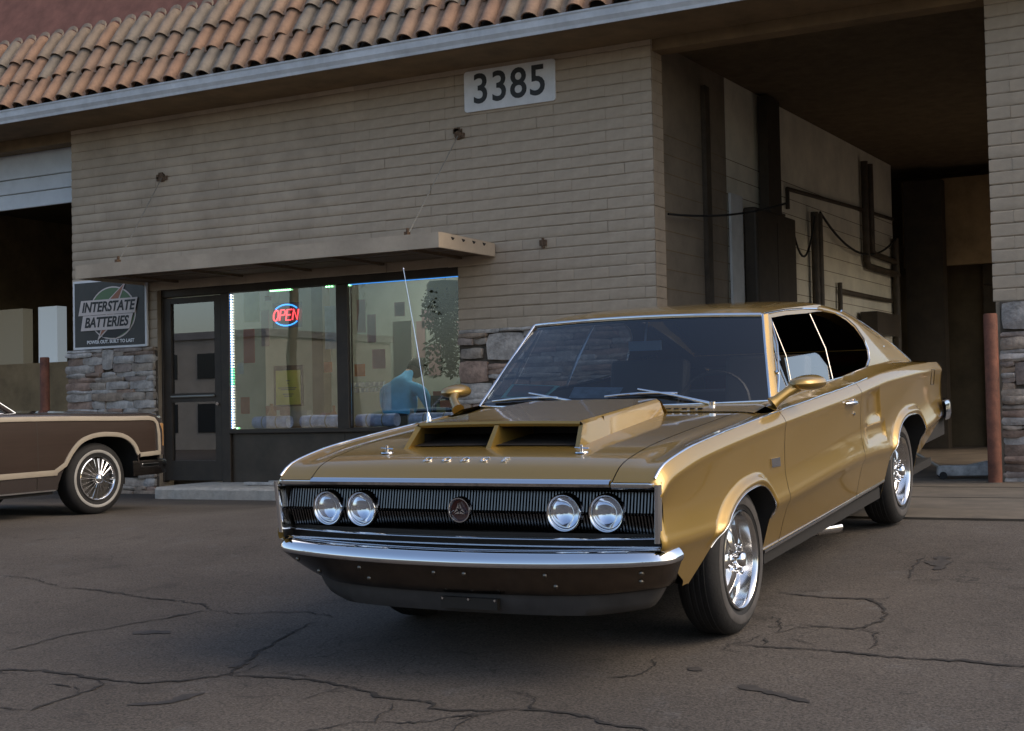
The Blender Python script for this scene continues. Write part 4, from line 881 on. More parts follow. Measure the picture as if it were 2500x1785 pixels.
    bx = side_x(1.36, .69); m = MB(); m.add([(s*(bx+d), y, z) for d in (-.002, .006) for y, z in ((1.285, .672), (1.405, .665), (1.40, .705), (1.28, .712))], [(0, 1, 2, 3), (4, 5, 6, 7), (0, 1, 5, 4), (1, 2, 6, 5), (2, 3, 7, 6), (3, 0, 4, 7)]); bdg = m.build('badge', M_CHROME, fd, recalc=True)
    # greenhouse side: pillars, sail panel, glass, mouldings
    def gx(z): return .80-(z-.965)*.419+.02*math.sin(math.pi*min(max((z-.965)/.37, 0), 1))
    Lb = [(3.18, .972), (3.36, .99), (3.465, 1.03), (3.51, 1.085), (3.51, 1.14), (3.46, 1.215), (3.38, 1.262), (3.24, 1.303), (3.02, 1.328), (2.90, 1.335)]
    Rb = [(.750, 4.62, .940), (.742, 4.50, .985), (.728, 4.36, 1.038), (.712, 4.20, 1.095), (.697, 3.98, 1.160), (.684, 3.80, 1.212), (.668, 3.62, 1.262), (.650, 3.42, 1.312), (.636, 3.22, 1.345), (.628, 3.06, 1.362)]
    rows = []
    for (ly, lz), (rx, ry, rz) in zip(Lb, Rb):
        rows.append([(gx(lz)+(rx-gx(lz))*t+.012*math.sin(math.pi*t), ly+(ry-ly)*t, lz+(rz-lz)*t) for t in lin(0, 1, 12)])
    belt = [(.803-.05*sstep(3.4, 4.6, y), y, PZ(y)+.036*(1-sstep(4.0, 5.0, y))-.003) for y in lin(3.16, 4.66, 12)]
    # inner return of the sail panel towards the rear window
    m = MB(); m.grid(sgn([belt]+rows, s)); m.grid(sgn([[(x, y, z) for x, y, z in Rb], [(x-.10, y+.015, z-.035) for x, y, z in Rb]], s)); sail = m.build('sail_panel', M_GOLD, car, smooth=45)
    m = MB(); m.tube([(s*(x+.002), y, z+.004) for x, y, z in Rb[:-2]], .006, 6); m.build('sail_moulding', M_CHROME, car, smooth=60)
    t = text_mesh('Charger', .060, .002, shear=.3, xs=1.5); t.transform(Matrix(((0, 0, 1, 0), (1, 0, 0, 0), (0, 1, 0, 0), (0, 0, 0, 1))) if s > 0 else Matrix(((0, 0, -1, 0), (-1, 0, 0, 0), (0, 1, 0, 0), (0, 0, 0, 1))))
    mk('script', t, M_CHROME, sail, (s*.748, 3.83, 1.07), (0, math.radians(-22)*s, 0))
    # A pillar
    m = MB(); m.grid(sgn([[(.788, 1.66, .940), (.712, 1.855, 1.145), (.637, 2.05, 1.342)], [(.806, 1.69, .945), (.728, 1.885, 1.145), (.655, 2.09, 1.345)], [(.808, 1.735, .955), (.73, 1.93, 1.143), (.655, 2.14, 1.332)]], s)); m.build('pillar', M_GOLD, car, smooth=30)
    m = MB(); m.tube([(s*(x+.004), y-.004, z) for x, y, z in ((.788, 1.655, .942), (.712, 1.850, 1.147), (.640, 2.045, 1.344))], .006, 6); m.build('pillar_moulding', M_CHROME, car, smooth=60)
    # side glass
    V1 = [(1.74, .962), (1.965, .962), (2.125, 1.315)]
    D1 = [(1.975, .962), (2.675, .962), (2.735, 1.13), (2.795, 1.318), (2.45, 1.323), (2.135, 1.318)]
    Q1 = [(2.69, .962), (3.15, .966)]+Lb[0:9]+[(2.93, 1.326), (2.81, 1.318), (2.75, 1.13)]
    if s > 0: D1 = [(1.975, .962), (2.675, .962), (2.70, 1.03), (2.61, 1.105), (2.56, 1.118), (2.05, 1.122)]      # driver's glass wound part way down, quarter glass fully down
    for P, nm in ((V1, 'vent_window'), (D1, 'door_window'), (Q1, 'quarter_window'))[:2 if s > 0 else 3]:
        m = MB(); m.add([(s*(gx(z)-.012), y, z) for y, z in P], [tuple(range(len(P)))]); m.build(nm, M_SIDEG, car)
    def trim(P, r, nm, mm=M_CHROME, dx=0): 
        b = MB(); b.tube([(s*(gx(z)+dx), y, z) for y, z in P], r, 6); b.build(nm, mm, car, smooth=60)
    trim([(1.75, .972), (1.85, 1.06), (2.0, 1.19), (2.135, 1.325)], .006, 'window_moulding'); trim([(1.975, .97), (2.05, 1.13), (2.128, 1.31)], .0032, 'vent_post', M_TRIMD); trim([(2.682, .965), (2.742, 1.13), (2.803, 1.318)], .004, 'window_post', M_TRIMD, dx=-.004)
    trim([(2.09, 1.346), (2.4, 1.353), (2.75, 1.349), (3.0, 1.339), (3.24, 1.314), (3.39, 1.272), (3.475, 1.22), (3.525, 1.14), (3.525, 1.08), (3.478, 1.025), (3.37, .983), (3.2, .968)], .0075, 'drip_moulding')
    trim([(1.735, .966), (2.2, .965), (2.68, .966), (3.2, .968)], .006, 'belt_moulding', dx=.002)
    m = MB(); m.lathe([(0, .012), (.012, .012), (.013, 0)], 10, 'x', (s*(gx(1.06)-.01), 1.845, 1.065)); m.build('vent_latch', M_CHROME, car)
    # rail between glass top and roof edge
    rail_lo = [(2.10, 1.322), (2.4, 1.328), (2.75, 1.325), (2.95, 1.328), (3.06, 1.325)]; rail_hi = [(2.08, 1.352), (2.4, 1.362), (2.75, 1.364), (2.95, 1.365), (3.06, 1.362)]
    m = MB(); m.grid(sgn([[(gx(z), y, z) for y, z in rail_lo], [(.636, y, z) for y, z in rail_hi]], s)); m.build('roof_rail', M_GOLD, car, smooth=40)
    # mirror
    mr_ = MB(); hx = .925; hy = 1.60
    rows = []
    for k, t in enumerate(lin(0, 1, 9)):     # bullet head, long axis outboard-rearward
        r = .062*math.sqrt(max(0.0, 1-(1-t)**2.2))*(1 if k < 8 else .98)
        cx_, cy_, cz_ = hx+.02+.02*t, hy-.03+.17*t, 1.022-.004*t
        rows.append([(cx_+1.25*r*math.cos(a), cy_+.10*math.cos(a)*0, cz_+.62*r*math.sin(a)) for a in lin(0, 2*math.pi, 19)])
    mr_.grid(sgn(rows, s)); mirror = mr_.build('mirror', M_GOLD, car, smooth=50)
    b = MB(); b.add([(s*x, y+.001, z) for x, y, z in rows[-1]], [tuple(range(19))]); b.build('mirror_glass', M_CHROME, mirror)
    b = MB(); b.tube([(s*.845, 1.52, .938), (s*.865, 1.535, .955), (s*.90, 1.57, .985), (s*.93, 1.63, 1.01)], [.034, .024, .022, .030], 10); b.build('stalk', M_GOLD, mirror, smooth=60)
# hood
cols = [.036, .042, .05, .06, .075, .09, .11, .13, .16, .2, .25, .3, .36, .43]+lin(.5, 1.42, 18)
xs2 = lin(-.70, .70, 41)
m = MB(); m.grid([[(x, .07, .752) for x in xs2], [(x, .04, .758) for x in xs2], [(x, .033, .766) for x in xs2]]+[[(x, y+.0, top_z(x, y)) for x in xs2] for y in cols]+[[(x, 1.421, top_z(x, 1.42)-.02) for x in xs2]]); hood = m.build('hood', M_GOLD, car, smooth=35)
m = MB(); m.box(-.80, .80, .3, 1.5, .70, .76); m.build('engine_bay', M_UNDER, car)
m = MB(); m.grid([[(x, y, top_z(x, min(y, 1.45))-.015) for x in lin(-.78, .78, 30)] for y in (1.38, 1.46)]); m.build('hood_gap', M_DARK, car)
for s in (1, -1): m = MB(); m.grid([[(s*x, y, top_z(x, y)-.012) for x in (.68, .72)] for y in lin(.05, 1.46, 20)]); m.build('hood_gap', M_DARK, car)
# cowl
def wsb(x): return 1.50+.16*(x/.788)**2
m = MB(); m.grid([[(x, 1.426+(wsb(x)-1.426)*t*.98, top_z(x*.98, 1.45)+.004+.022*t) for x in lin(-.79, .79, 33)] for t in lin(0, 1, 6)]); m.build('cowl', M_GOLD, car, smooth=45)
m = MB()
for x in lin(-.5, .5, 26): m.box(x, x+.024, 1.46, 1.475, .917, .9305)
o = m.build('cowl_vent', M_DARK, car); tag(o, kind='stuff')
# chrome lip along the hood edge, across both fender caps
m = MB(); X3 = lin(-.695, .695, 30)
m.grid([[(x, .045, .784) for x in X3], [(x, .026, .780) for x in X3], [(x, .020, .770) for x in X3], [(x, .026, .757) for x in X3], [(x, .06, .750) for x in X3]]); m.build('hood_lip_moulding', M_CHROME, car, smooth=50)
for s in (1, -1):
    X3 = lin(.700, .893, 10)
    def yl(x): return .0+.05*max(0, (x-.85)/.045)**2
    m = MB(); m.grid([[(s*x, .040+yl(x), .776) for x in X3], [(s*x, .028+yl(x), .771) for x in X3], [(s*x, .026+yl(x), .760) for x in X3], [(s*x, .034+yl(x), .750) for x in X3], [(s*x, .07+yl(x), .745) for x in X3]]); m.build('fender_lip_moulding', M_CHROME, car, smooth=50)
# grille opening: dark box, bright side frames, fins
m = MB(); m.grid([[(x, .15, z) for x in (-.885, .885)] for z in (.50, .765)]); m.grid([[(x, y, .752) for x in (-.885, .885)] for y in (.03, .15)]); m.build('grille_back', M_DARK, car)
for s in (1, -1):
    m = MB(); zz = lin(.548, .768, 12); m.grid([[(s*(.862+.014*(z-.548)/.22), .085, z) for z in zz], [(s*(.864+.012*(z-.548)/.22), .030, z) for z in zz], [(s*(.870+.012*(z-.548)/.22), .024, z) for z in zz], [(s*(.882+.010*(z-.548)/.22), .026, z) for z in zz], [(s*(.890+.010*(z-.548)/.22), .046, z) for z in zz]]); m.build('grille_frame', M_CHROME, car, smooth=60)
    m = MB(); m.grid([[(s*.893, .062, z) for z in lin(.52, .775, 8)], [(s*.880, .075, z) for z in lin(.52, .775, 8)], [(s*.87, .16, z) for z in lin(.52, .775, 8)]]); m.build('nose_return', M_DARK, car, smooth=40)
m = MB(); N = 128
for i in range(N):
    x = -.862+1.724*i/(N-1); w = .0029
    full = [(.118, .734), (.106, .728), (.086, .652), (.080, .646), (.086, .640), (.104, .570), (.118, .563)]
    fy_ = lambda z: float(np.interp(z, [.563, .570, .640, .646, .652, .728, .734], [.118, .104, .086, .080, .086, .106, .118]))
    dx = min(abs(x-q) for q in (-.652, -.474, .474, .652)); parts_ = [full]
    if dx < .0745:
        h_ = math.sqrt(.0745**2-dx*dx); parts_ = []
        if .650+h_ < .726: parts_.append([(.118, .734), (.106, .728), (fy_(.650+h_), .650+h_), (.118, .650+h_)])
        if .650-h_ > .572: parts_.append([(.118, .650-h_), (fy_(.650-h_), .650-h_), (.104, .570), (.118, .563)])
    for prof in parts_:
        V = [(x-w, y, z) for y, z in prof]+[(x+w, y, z) for y, z in prof]; k = len(prof); m.add(V, [(j, j+1, j+1+k, j+k) for j in range(k-1)]+[tuple(range(k))[::-1], tuple(range(k, 2*k))])
o = m.build('grille_fins', M_GRILLE, car); tag(o, kind='stuff')
m = MB(); m.box(-.87, .87, .122, .135, .56, .745); m.build('grille_screen', M_DARK, car)
def gb(x): return .012+.055*(abs(x)/.88)**2+.012*max(0, abs(x)-.6)
for z0, hh, dy in ((.556, .008, 0), (.527, .007, -.004)):
    m = MB(); X3 = lin(-.875, .875, 50); dz = lambda x: (-.004 if z0 > .54 else -.002)*(1-(x/.88)**2)+(.004*min(1, max(0, (abs(x)-.55)/.3)) if z0 > .54 else 0)
    m.grid([[(x, gb(x)+.022+dy, z0+hh*.5+dz(x)) for x in X3], [(x, gb(x)+.006+dy, z0+hh*.6+dz(x)) for x in X3], [(x, gb(x)+dy, z0+hh*.1+dz(x)) for x in X3], [(x, gb(x)+.004+dy, z0-hh*.6+dz(x)) for x in X3], [(x, gb(x)+.022+dy, z0-hh*.9+dz(x)) for x in X3]]); m.build('grille_bar', M_CHROME, car, smooth=60)
m = MB(); X3 = lin(-.87, .87, 40); m.grid([[(x, gb(x)+.045, z) for x in X3] for z in (.44, .57)]); m.build('lower_screen', M_DARK, car)
# headlights
for i, (x, yy) in enumerate(((-.652, .086), (-.474, .078), (.474, .078), (.652, .086))):
    h = empty('headlight', (x, yy, .650), car)
    m = MB(); m.lathe([(.05, .060), (.0, .062), (-.014, .066), (-.016, .071), (-.010, .075), (.05, .075)], 40, 'y'); m.build('bezel', M_CHROME, h, smooth=60)
    m = MB(); m.lathe([(.032, .0), (.031, .010), (.028, .022), (.022, .035), (.013, .048), (.000, .0605)], 40, 'y'); m.build('reflector', M_REFL, h, smooth=60)
    m = MB(); m.lathe([(-.022, .0), (-.020, .02), (-.014, .042), (-.002, .0605)], 32, 'y'); m.build('lens', M_LENS, h, smooth=60)
    m = MB(); m.lathe([(.034, .0), (.034, .074)], 24, 'y'); m.build('bucket', M_DARK, h)
# round emblem with split three-part star
em = empty('emblem', (0, .078, .652), car)
m = MB(); m.lathe([(.03, .040), (.0, .042), (-.008, .046), (-.008, .050), (.0, .053), (.03, .053)], 36, 'y'); m.build('ring', M_CHROME, em, smooth=60)
m = MB(); m.lathe([(.008, 0), (.006, .030), (.004, .041)], 32, 'y'); m.build('disc', mat('emblem_maroon', (.055, .014, .011), .3), em, smooth=60)
m = MB()
for k in range(3):
    a = math.radians(90+120*k); c, s_ = math.cos(a), math.sin(a)
    for sd in (1, -1):
        P = [(.006, .0025*sd), (.030, .0025*sd), (.008, .0125*sd)]; m.add([(u*c-v*s_, dy, u*s_+v*c) for dy in (-.004, .006) for u, v in P], [(0, 1, 2), (3, 4, 5), (0, 1, 4, 3), (1, 2, 5, 4), (2, 0, 3, 5)])
m.build('star', M_CHROME, em, recalc=True)
# hood letters
for ch, x in zip('DODGE', (-.185, -.095, -.005, .085, .180)):
    t = text_mesh(ch, .062, .002, xs=.85, bold=0); y = .155; sl = math.atan2(top_z(0, .18)-top_z(0, .13), .05)
    mk('letter', t, M_CHROME, hood, (x, y, top_z(x, y)+.003), (sl, 0, 0))
# hood pins
for x in (-.465, .465):
    z = top_z(x, .275); m = MB(); m.lathe([(0, .0), (.0, .028), (.004, .026), (.004, .006), (.030, .006), (.032, 0)], 14, 'z', (x, .275, z)); m.tube([(x-.03, .275, z+.02), (x+.035, .27, z+.018)], .003, 6); m.build('hood_pin', M_CHROME, hood, smooth=50)
# twin scoop
def hz(x, y): return top_z(x, y)-.004
sc_ = MB(); y0, y1, yb = .335, .425, 1.37
def zt(y): return .972+.012*(y-.42)
def sx(y, top): return (.425-.02*top)-.055*(y-.33)
O_ = []
ys3 = [y0]+lin(.44, yb, 12)
# side walls outer/inner, top outer/inner
for s in (1, -1):
    rows = []
    for t in (0, .12, .9, 1):
        rows.append([(s*(sx(y, t)), (y0+(y1-y0)*t if i == 0 else y), hz(sx(y, 0), y0+(y1-y0)*0 if i == 0 else y)*(1-t)+(zt(y1 if i == 0 else y)-.012)*t) for i, y in enumerate(ys3)])
    rows.append([(s*(sx(y, 1)-.014), (y1+.003 if i == 0 else y), zt(y1 if i == 0 else y)) for i, y in enumerate(ys3)])
    sc_.grid(rows)
    # rim and inner wall
    sc_.grid([[(s*(sx(y0, t)), y0+(y1-y0)*t, hz(sx(y0, 0), y0)*(1-t)+(zt(y1)-.012)*t) for t in (0, 1)], [(s*(sx(y0, t)-.022), y0+(y1-y0)*t+.004, hz(sx(y0, 0), y0)*(1-t)+(zt(y1)-.018)*t) for t in (0, 1)], [(s*(sx(y0, t)-.03), .75, hz(.4, .75)*(1-t)+(zt(y1)-.02)*t) for t in (0, 1)]])
tops = [[(x, (y1+.004 if i == 0 else y), zt(y1 if i == 0 else y)+.004*(1-(x/.4)**2)) for x in lin(-(sx(y, 1)-.014), sx(y, 1)-.014, 21)] for i, y in enumerate(ys3)]
sc_.grid(tops); sc_.grid([[(x, y, z) for x, y, z in tops[-1]], [(x*1.04, yb+.02, z-.014) for x, y, z in tops[-1]], [(x*1.1, yb+.05, hz(x*1.05, 1.40)) for x, y, z in tops[-1]]])
sc_.grid([tops[0], [(x, y1-.002, z-.010) for x, y, z in tops[0]], [(x, y1+.004, z-.022) for x, y, z in tops[0]], [(x, .75, z-.03) for x, y, z in tops[0]]])
scoop = sc_.build('hood_scoop', M_GOLD, car, smooth=35)
m = MB(); V = []
for w, y_off in ((.012, 0), (.03, .25)):
    pass
m.grid([[(-.012, y0-.002, hz(0, y0)), (-.010, y1-.003, zt(y1)-.012)], [(.012, y0-.002, hz(0, y0)), (.010, y1-.003, zt(y1)-.012)], [(.05, .70, hz(0, .7)), (.05, .70, zt(y1)-.015)]]); m.grid([[(-.05, .70, hz(0, .7)), (-.05, .70, zt(y1)-.015)], [(-.012, y0-.002, hz(0, y0)), (-.010, y1-.003, zt(y1)-.012)]])
m.build('divider', M_GOLD, scoop, smooth=30)
m = MB(); m.grid([[(x, .66, z) for x in (-.39, .39)] for z in (.84, .97)]); m.grid([[(x, y, hz(x, y)+.009+d) for x in lin(-.392, .392, 12)] for y, d in ((.375, 0), (.66, .004))]); m.grid([[(x, y, zt(y1)-.024) for x in (-.37, .37)] for y in (.435, .67)]); m.grid([[(-.388, y, z) for y in (.46, .66)] for z in (.86, .96)]); m.grid([[(.388, y, z) for y in (.46, .66)] for z in (.86, .96)]); m.build('scoop_shade', M_DARK, scoop)  # dark sheets over the scoop floor and walls, standing in for its shade
# front bumper
PL = [(0, -.062), (.2, -.058), (.4, -.046), (.6, -.024), (.74, .000), (.82, .022), (.872, .045), (.900, .078), (.909, .115), (.911, .165)]
plan = [(-x, y) for x, y in PL[::-1][:-1]]+PL
BS = [(.085, .524), (.030, .522), (.012, .516), (-.004, .500), (-.013, .484), (-.015, .474), (-.010, .463), (-.001, .452), (.016, .42), (.042, .37), (.055, .348), (.07, .340), (.10, .343)]
def offset_plan(k):
    out = []
    for i, (x, y) in enumerate(plan):
        a = plan[max(i-1, 0)]; b = plan[min(i+1, len(plan)-1)]; tx, ty = b[0]-a[0], b[1]-a[1]; l = math.hypot(tx, ty); out.append((x-ty/l*k, y+tx/l*k))
    return out
def bz(x, z):
    e = (abs(x)/.95)**2; z2 = z+.004*e-.012*(1-e)
    low = max(0, (.47-z)/.13); return z2+low*.010*sstep(.66, .93, abs(x))
def by(x, z): return .10*max(0, (.465-z)/.125)**1.3*sstep(.50, .93, abs(x))
rows = []
for k, z in BS:
    rows.append([(x*(1-.012*max(0, (.465-z)/.125)), y+by(x, z), bz(x, z)) for x, y in offset_plan(k)])
# refine along x by cubic resample
def resample(row, n=70):
    d = [0]
    for a, b in zip(row[:-1], row[1:]): d.append(d[-1]+math.dist(a, b))
    f = [cub(d, [p[i] for p in row]) for i in range(3)]; return [tuple(g(t) for g in f) for t in lin(0, d[-1], n)]
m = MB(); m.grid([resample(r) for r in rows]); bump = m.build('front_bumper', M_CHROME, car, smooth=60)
bump.data.materials.append(mat('bumper_face_dark_reflection', (.19, .155, .125), .20, metal=1, var=.25, vscale=9))  # darker copy of the chrome: the ground's dark reflection put into the colour
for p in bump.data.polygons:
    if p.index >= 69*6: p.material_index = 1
for x, z in ((-.80, .432), (-.70, .385), (-.43, .432), (-.40, .385), (.43, .432), (.46, .385), (.80, .432), (.78, .392), (-.06, .432), (.08, .432)):
    y = np.interp(x, [p[0] for p in plan], [p[1] for p in plan])+np.interp(-z, [-.474, -.42, -.37], [-.015, .016, .042]); m = MB(); m.lathe([(.012, .010), (-.003, .009), (-.007, .005), (-.008, 0)], 12, 'y', (x, y+by(x, z), bz(x, z))); m.build('bumper_bolt', M_BOLT, bump, smooth=60)
# lower valance
rows = []
for k, z in ((.07, .350), (.072, .325), (.076, .285), (.088, .250), (.13, .245)):
    rows.append(resample([(x*(.97-.05*(.35-z)/.1), y+.10*sstep(.50, .93, abs(x)), z+.02*sstep(.6, .95, abs(x))*max(0, (.35-z)/.1)) for x, y in offset_plan(k)], 60))
m = MB(); m.grid(rows); val = m.build('valance', M_GREY, car, smooth=60)
m = MB(); m.box(-.06, .20, -.012, .01, .270, .315); m.build('plate_bracket', M_DARK, val)
for x in (-.05, .07, .19): m = MB(); m.lathe([(-.016, 0), (-.016, .005), (-.012, .005)], 8, 'y', (x, 0, .31)); m.build('bolt', M_ALLOY, val)
# windscreen
def wst(x): return 1.965+.085*(x/.637)**2
rows = []
for t in lin(0, 1, 9):
    r = []
    for u in lin(-1, 1, 29):
        xb, xt = .786*u, .637*u; r.append((xb+(xt-xb)*t, wsb(xb)+(wst(xt)-wsb(xb))*t-.012*math.sin(math.pi*t), .938+(1.338+.018*(1-u*u)-.938)*t+.010*math.sin(math.pi*t)))
    rows.append(r)
m = MB(); m.grid(rows); m.build('windshield', M_WS, car, smooth=60)
m = MB(); m.tube([(x, y-.006, z+.004) for x, y, z in rows[-1]], .011, 6); m.build('header_moulding', M_CHROME, car, smooth=60)
m = MB(); m.tube([(x, y-.004, z+.002) for x, y, z in rows[0]], .007, 6); m.build('cowl_moulding', M_CHROME, car, smooth=60)
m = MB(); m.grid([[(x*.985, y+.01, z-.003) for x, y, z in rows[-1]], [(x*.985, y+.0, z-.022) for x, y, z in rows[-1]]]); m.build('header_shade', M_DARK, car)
# roof
RC = cub([1.96, 2.05, 2.2, 2.4, 2.7, 3.0, 3.2, 3.4, 3.6], [1.362, 1.376, 1.392, 1.401, 1.404, 1.398, 1.386, 1.366, 1.338]); RE = cub([1.96, 2.05, 2.4, 2.75, 3.06, 3.22, 3.42, 3.6], [1.345, 1.348, 1.362, 1.364, 1.362, 1.345, 1.312, 1.268])
REX = cub([1.96, 2.05, 3.06, 3.22, 3.42, 3.6], [.636, .637, .630, .636, .650, .668])
rows = []
for v in lin(0, 1, 26):
    r = []
    for u in lin(-1, 1, 45):
        xe = .637; y = wst(u*.637)+(3.46-wst(u*.637))*v; x = u*REX(y); au = abs(u); zc, ze = RC(y), RE(y)
        k = 1-sstep(0, .08, v); ze2 = ze*(1-k)+(1.345+.018*(1-u*u))*k; zc2 = zc*(1-k)+(1.345+.018*(1-u*u))*k
        r.append((x, y, ze2+(zc2-ze2)*(1-au**4.5)**.8 if au < 1 else ze2))
    rows.append(r)
m = MB(); m.grid(rows); roof_c = m.build('roof', M_GOLD, car, smooth=45)
rb = rows[-1]
# fastback glass, deck, tail panel, rear bumper
m = MB(); m.grid([[(x*.93, y-.01, z-.004) for x, y, z in rb], [(x*.95, 3.9, 1.185) for x, y, z in rb], [(x*1.0, 4.32, 1.035) for x, y, z in rb]]); m.build('rear_window', M_SIDEG, car, smooth=60)
m = MB(); m.grid([[(x*1.02, 4.30, 1.04) for x, y, z in rb], [(x*1.1, 4.62, .948) for x, y, z in rb], [(x*1.2, 5.0, .915) for x, y, z in rb], [(x*1.2, 5.05, .895) for x, y, z in rb]]); m.build('deck_lid', M_GOLD, car, smooth=50)
m = MB(); m.grid([[(x, 5.04, z) for x in (-.86, .86)] for z in (.56, .90)]); m.build('tail_panel', M_DARK, car)
m = MB(); m.box(-.84, .84, 5.035, 5.058, .68, .86); m.build('tail_lamp', M_TAIL, car, bevel=.008)
m = MB()
tp_ = [(-.90, 4.86), (-.905, 4.98), (-.88, 5.07), (-.6, 5.11), (0, 5.125), (.6, 5.11), (.88, 5.07), (.905, 4.98), (.90, 4.86)]
rows = [[(x*(1+k*.012), y+k*.02, z) for x, y in tp_] for k, z in ((-1, .66), (.4, .655), (1, .63), (1, .57), (.4, .53), (-1, .525))]
m.grid([resample(r, 50) for r in rows]); m.build('rear_bumper', M_CHROME, car, smooth=60)
m = MB(); m.grid([[(s*(side_x(4.6, .6)-.0), 4.52, .80), (s*0, 0, 0)] for s in ()]) if False else None
# fuel door outline on the left quarter
fx = side_x(4.66, .84)+.002; m = MB(); m.tube([(side_x(y, z)+.001, y, z) for y, z in ((4.60, .79), (4.60, .885), (4.72, .875), (4.72, .78), (4.60, .79))], .0025, 5); m.build('fuel_door_gap', M_DARK, car)
# floor and underside
m = MB(); m.box(-.78, .78, 1.30, 4.95, .22, .27); m.box(-.84, .84, 1.31, 3.36, .23, .29); m.build('floor_pan', M_UNDER, car)
m = MB(); m.box(-.44, .44, .25, 5.0, .30, .62); m.build('chassis', M_UNDER, car)
m = MB(); m.box(-.86, .86, 4.25, 5.03, .42, .60); m.build('trunk_floor', M_UNDER, car)
# cabin
m = MB(); m.grid([[(x, y, z) for x in lin(-.74, .74, 12)] for y, z in ((1.53, .915), (1.75, .925), (1.86, .90), (1.88, .70))]); m.build('dashboard', M_SEAT, car, smooth=60)
for x in (-.36, .36):
    st_ = empty('seat', (x, 2.55, .36), car)
    m = MB(); m.box(-.25, .25, -.28, .25, 0, .18); m.build('cushion', M_SEAT, st_, bevel=.04, seg=3)
    m = MB(); m.prism([(.18, .12), (.30, .12), (.44, .72), (.34, .74)], -.24, .24, 'x'); m.build('backrest', M_SEAT, st_, recalc=True, bevel=.03, seg=3)
m = MB(); m.box(-.62, .62, 3.3, 3.42, .4, .88); m.box(-.62, .62, 2.95, 3.3, .4, .55); m.build('rear_seat', M_SEAT, car, bevel=.03)
m = MB(); m.lathe([(-.0, .19), (.012, .198), (.0, .206), (-.012, .198), (0, .19)], 28, 'y'); m.tube([(-.19, 0, 0), (.19, 0, 0)], .010, 6); o = m.build('steering_wheel', M_SEAT, car, smooth=60, loc=(.36, 2.02, .88), rot=(math.radians(-25), 0, 0))
m = MB(); m.box(-.75, .75, 1.9, 4.3, .30, .36); m.grid([[(s*.80, y, z) for z in (.3, .95)] for s in (1,) for y in (1.7, 3.5)]); m.grid([[(-.80, y, z) for z in (.3, .95)] for y in (1.7, 3.5)]); m.build('cabin_floor', M_SEAT, car)
m = MB(); rows = [[(x*.97, y, z-.03) for x, y, z in r] for r in [rb]]; m.grid([[(u*.60, y, RC(y)-.05) for u in lin(-1, 1, 8)] for y in (2.12, 2.4, 2.8, 3.2, 3.44)]); m.build('headliner', M_SEAT, car)
m = MB(); m.box(-.09, .09, 2.03, 2.045, 1.185, 1.235); m.tube([(0, 2.04, 1.23), (0, 2.08, 1.345)], .006, 6); m.build('rear_view_mirror', mat('mirror_blue', (.25, .32, .36), .3), car)
# show cards on the dash behind the glass
cd = MB(); cd.add([(-0.6951, 1.7078, 0.9789), (-0.4292, 1.6989, 0.9744), (-0.3928, 1.8072, 1.0286), (-0.6914, 1.8346, 1.0423)], [(0, 1, 2, 3)]); c1 = cd.build('dash_card', mat('teal_card_edge', (.35, .70, .62), .5), car)
cd = MB(); cd.add([(-0.6659, 1.7138, 0.9879), (-0.4443, 1.7062, 0.9841), (-0.4167, 1.7931, 1.0276), (-0.6677, 1.8183, 1.0401)], [(0, 1, 2, 3)]); cd.build('card_face', mat('card_print', (.12, .15, .17), .5, var=.6, vscale=14, col2=(.50, .20, .12)), c1)
cd = MB(); cd.add([(-0.2904, 1.6942, 0.9721), (-0.0181, 1.6851, 0.9675), (-0.0187, 1.7775, 1.0137), (-0.3029, 1.7925, 1.0213)], [(0, 1, 2, 3)]); cd.build('dash_card', mat('blue_card', (.26, .34, .42), .5, var=.4, vscale=12), car)
# wipers
for x0, x1, xm in ((-.62, -.05, -.34), (.62, .02, .20)):
    pass
def wsp(u, t):    # point on the glass
    xb, xt = .786*u, .637*u; return (xb+(xt-xb)*t, wsb(xb)+(wst(xt)-wsb(xb))*t-.012*math.sin(math.pi*t)-.012, .938+(1.338+.018*(1-u*u)-.938)*t+.010*math.sin(math.pi*t)+.006)
for (u0, t0), (u1, t1), (u2, t2), (u3, t3) in (((.68, -.01), (.21, .15), (.47, .115), (-.01, .10)), ((.03, -.035), (-.60, .13), (-.36, .10), (-.90, .055))):
    w = empty('wiper', (0, 0, 0), car)
    m = MB(); a, b = Vector(wsp(u0, t0)), Vector(wsp(u1, t1)); m.tube([a, a+(b-a)*.5+Vector((0, -.008, .010)), b+Vector((0, -.01, .008))], [.010, .007, .005], 8); m.lathe([(0, .0), (0, .018), (.03, .016), (.034, 0)], 12, 'z', (a.x, a.y, a.z-.02)); m.build('arm', M_CHROME, w, smooth=60)
    m = MB(); p = [Vector(wsp(u2+(u3-u2)*t, t2+(t3-t2)*t)) for t in lin(0, 1, 9)]; m.tube([q+Vector((0, -.006, .008*math.sin(math.pi*t))) for q, t in zip(p, lin(0, 1, 9))], .005, 6); m.build('blade_frame', M_CHROME, w, smooth=60)
    m = MB(); m.tube([q+Vector((0, .002, -.002)) for q in p], .004, 5); m.build('blade', M_BLACK, w)
# antenna on the right fender
m = MB(); m.tube([(-.80, 1.16, .905), (-.80, 1.16, .93), (-.806, 1.163, .955)], [.014, .011, .006], 8); ant = m.build('antenna', M_CHROME, car, smooth=60)
m = MB(); m.tube([(-.806, 1.163, .955), (-.875, 1.205, 1.30), (-.954, 1.25, 1.675)], [.0030, .0020, .0013], 6); m.lathe([(1.672, 0), (1.675, .005), (1.682, 0)], 8, 'z', (-.954, 1.25, 0)); m.build('mast', M_CHROME, ant)
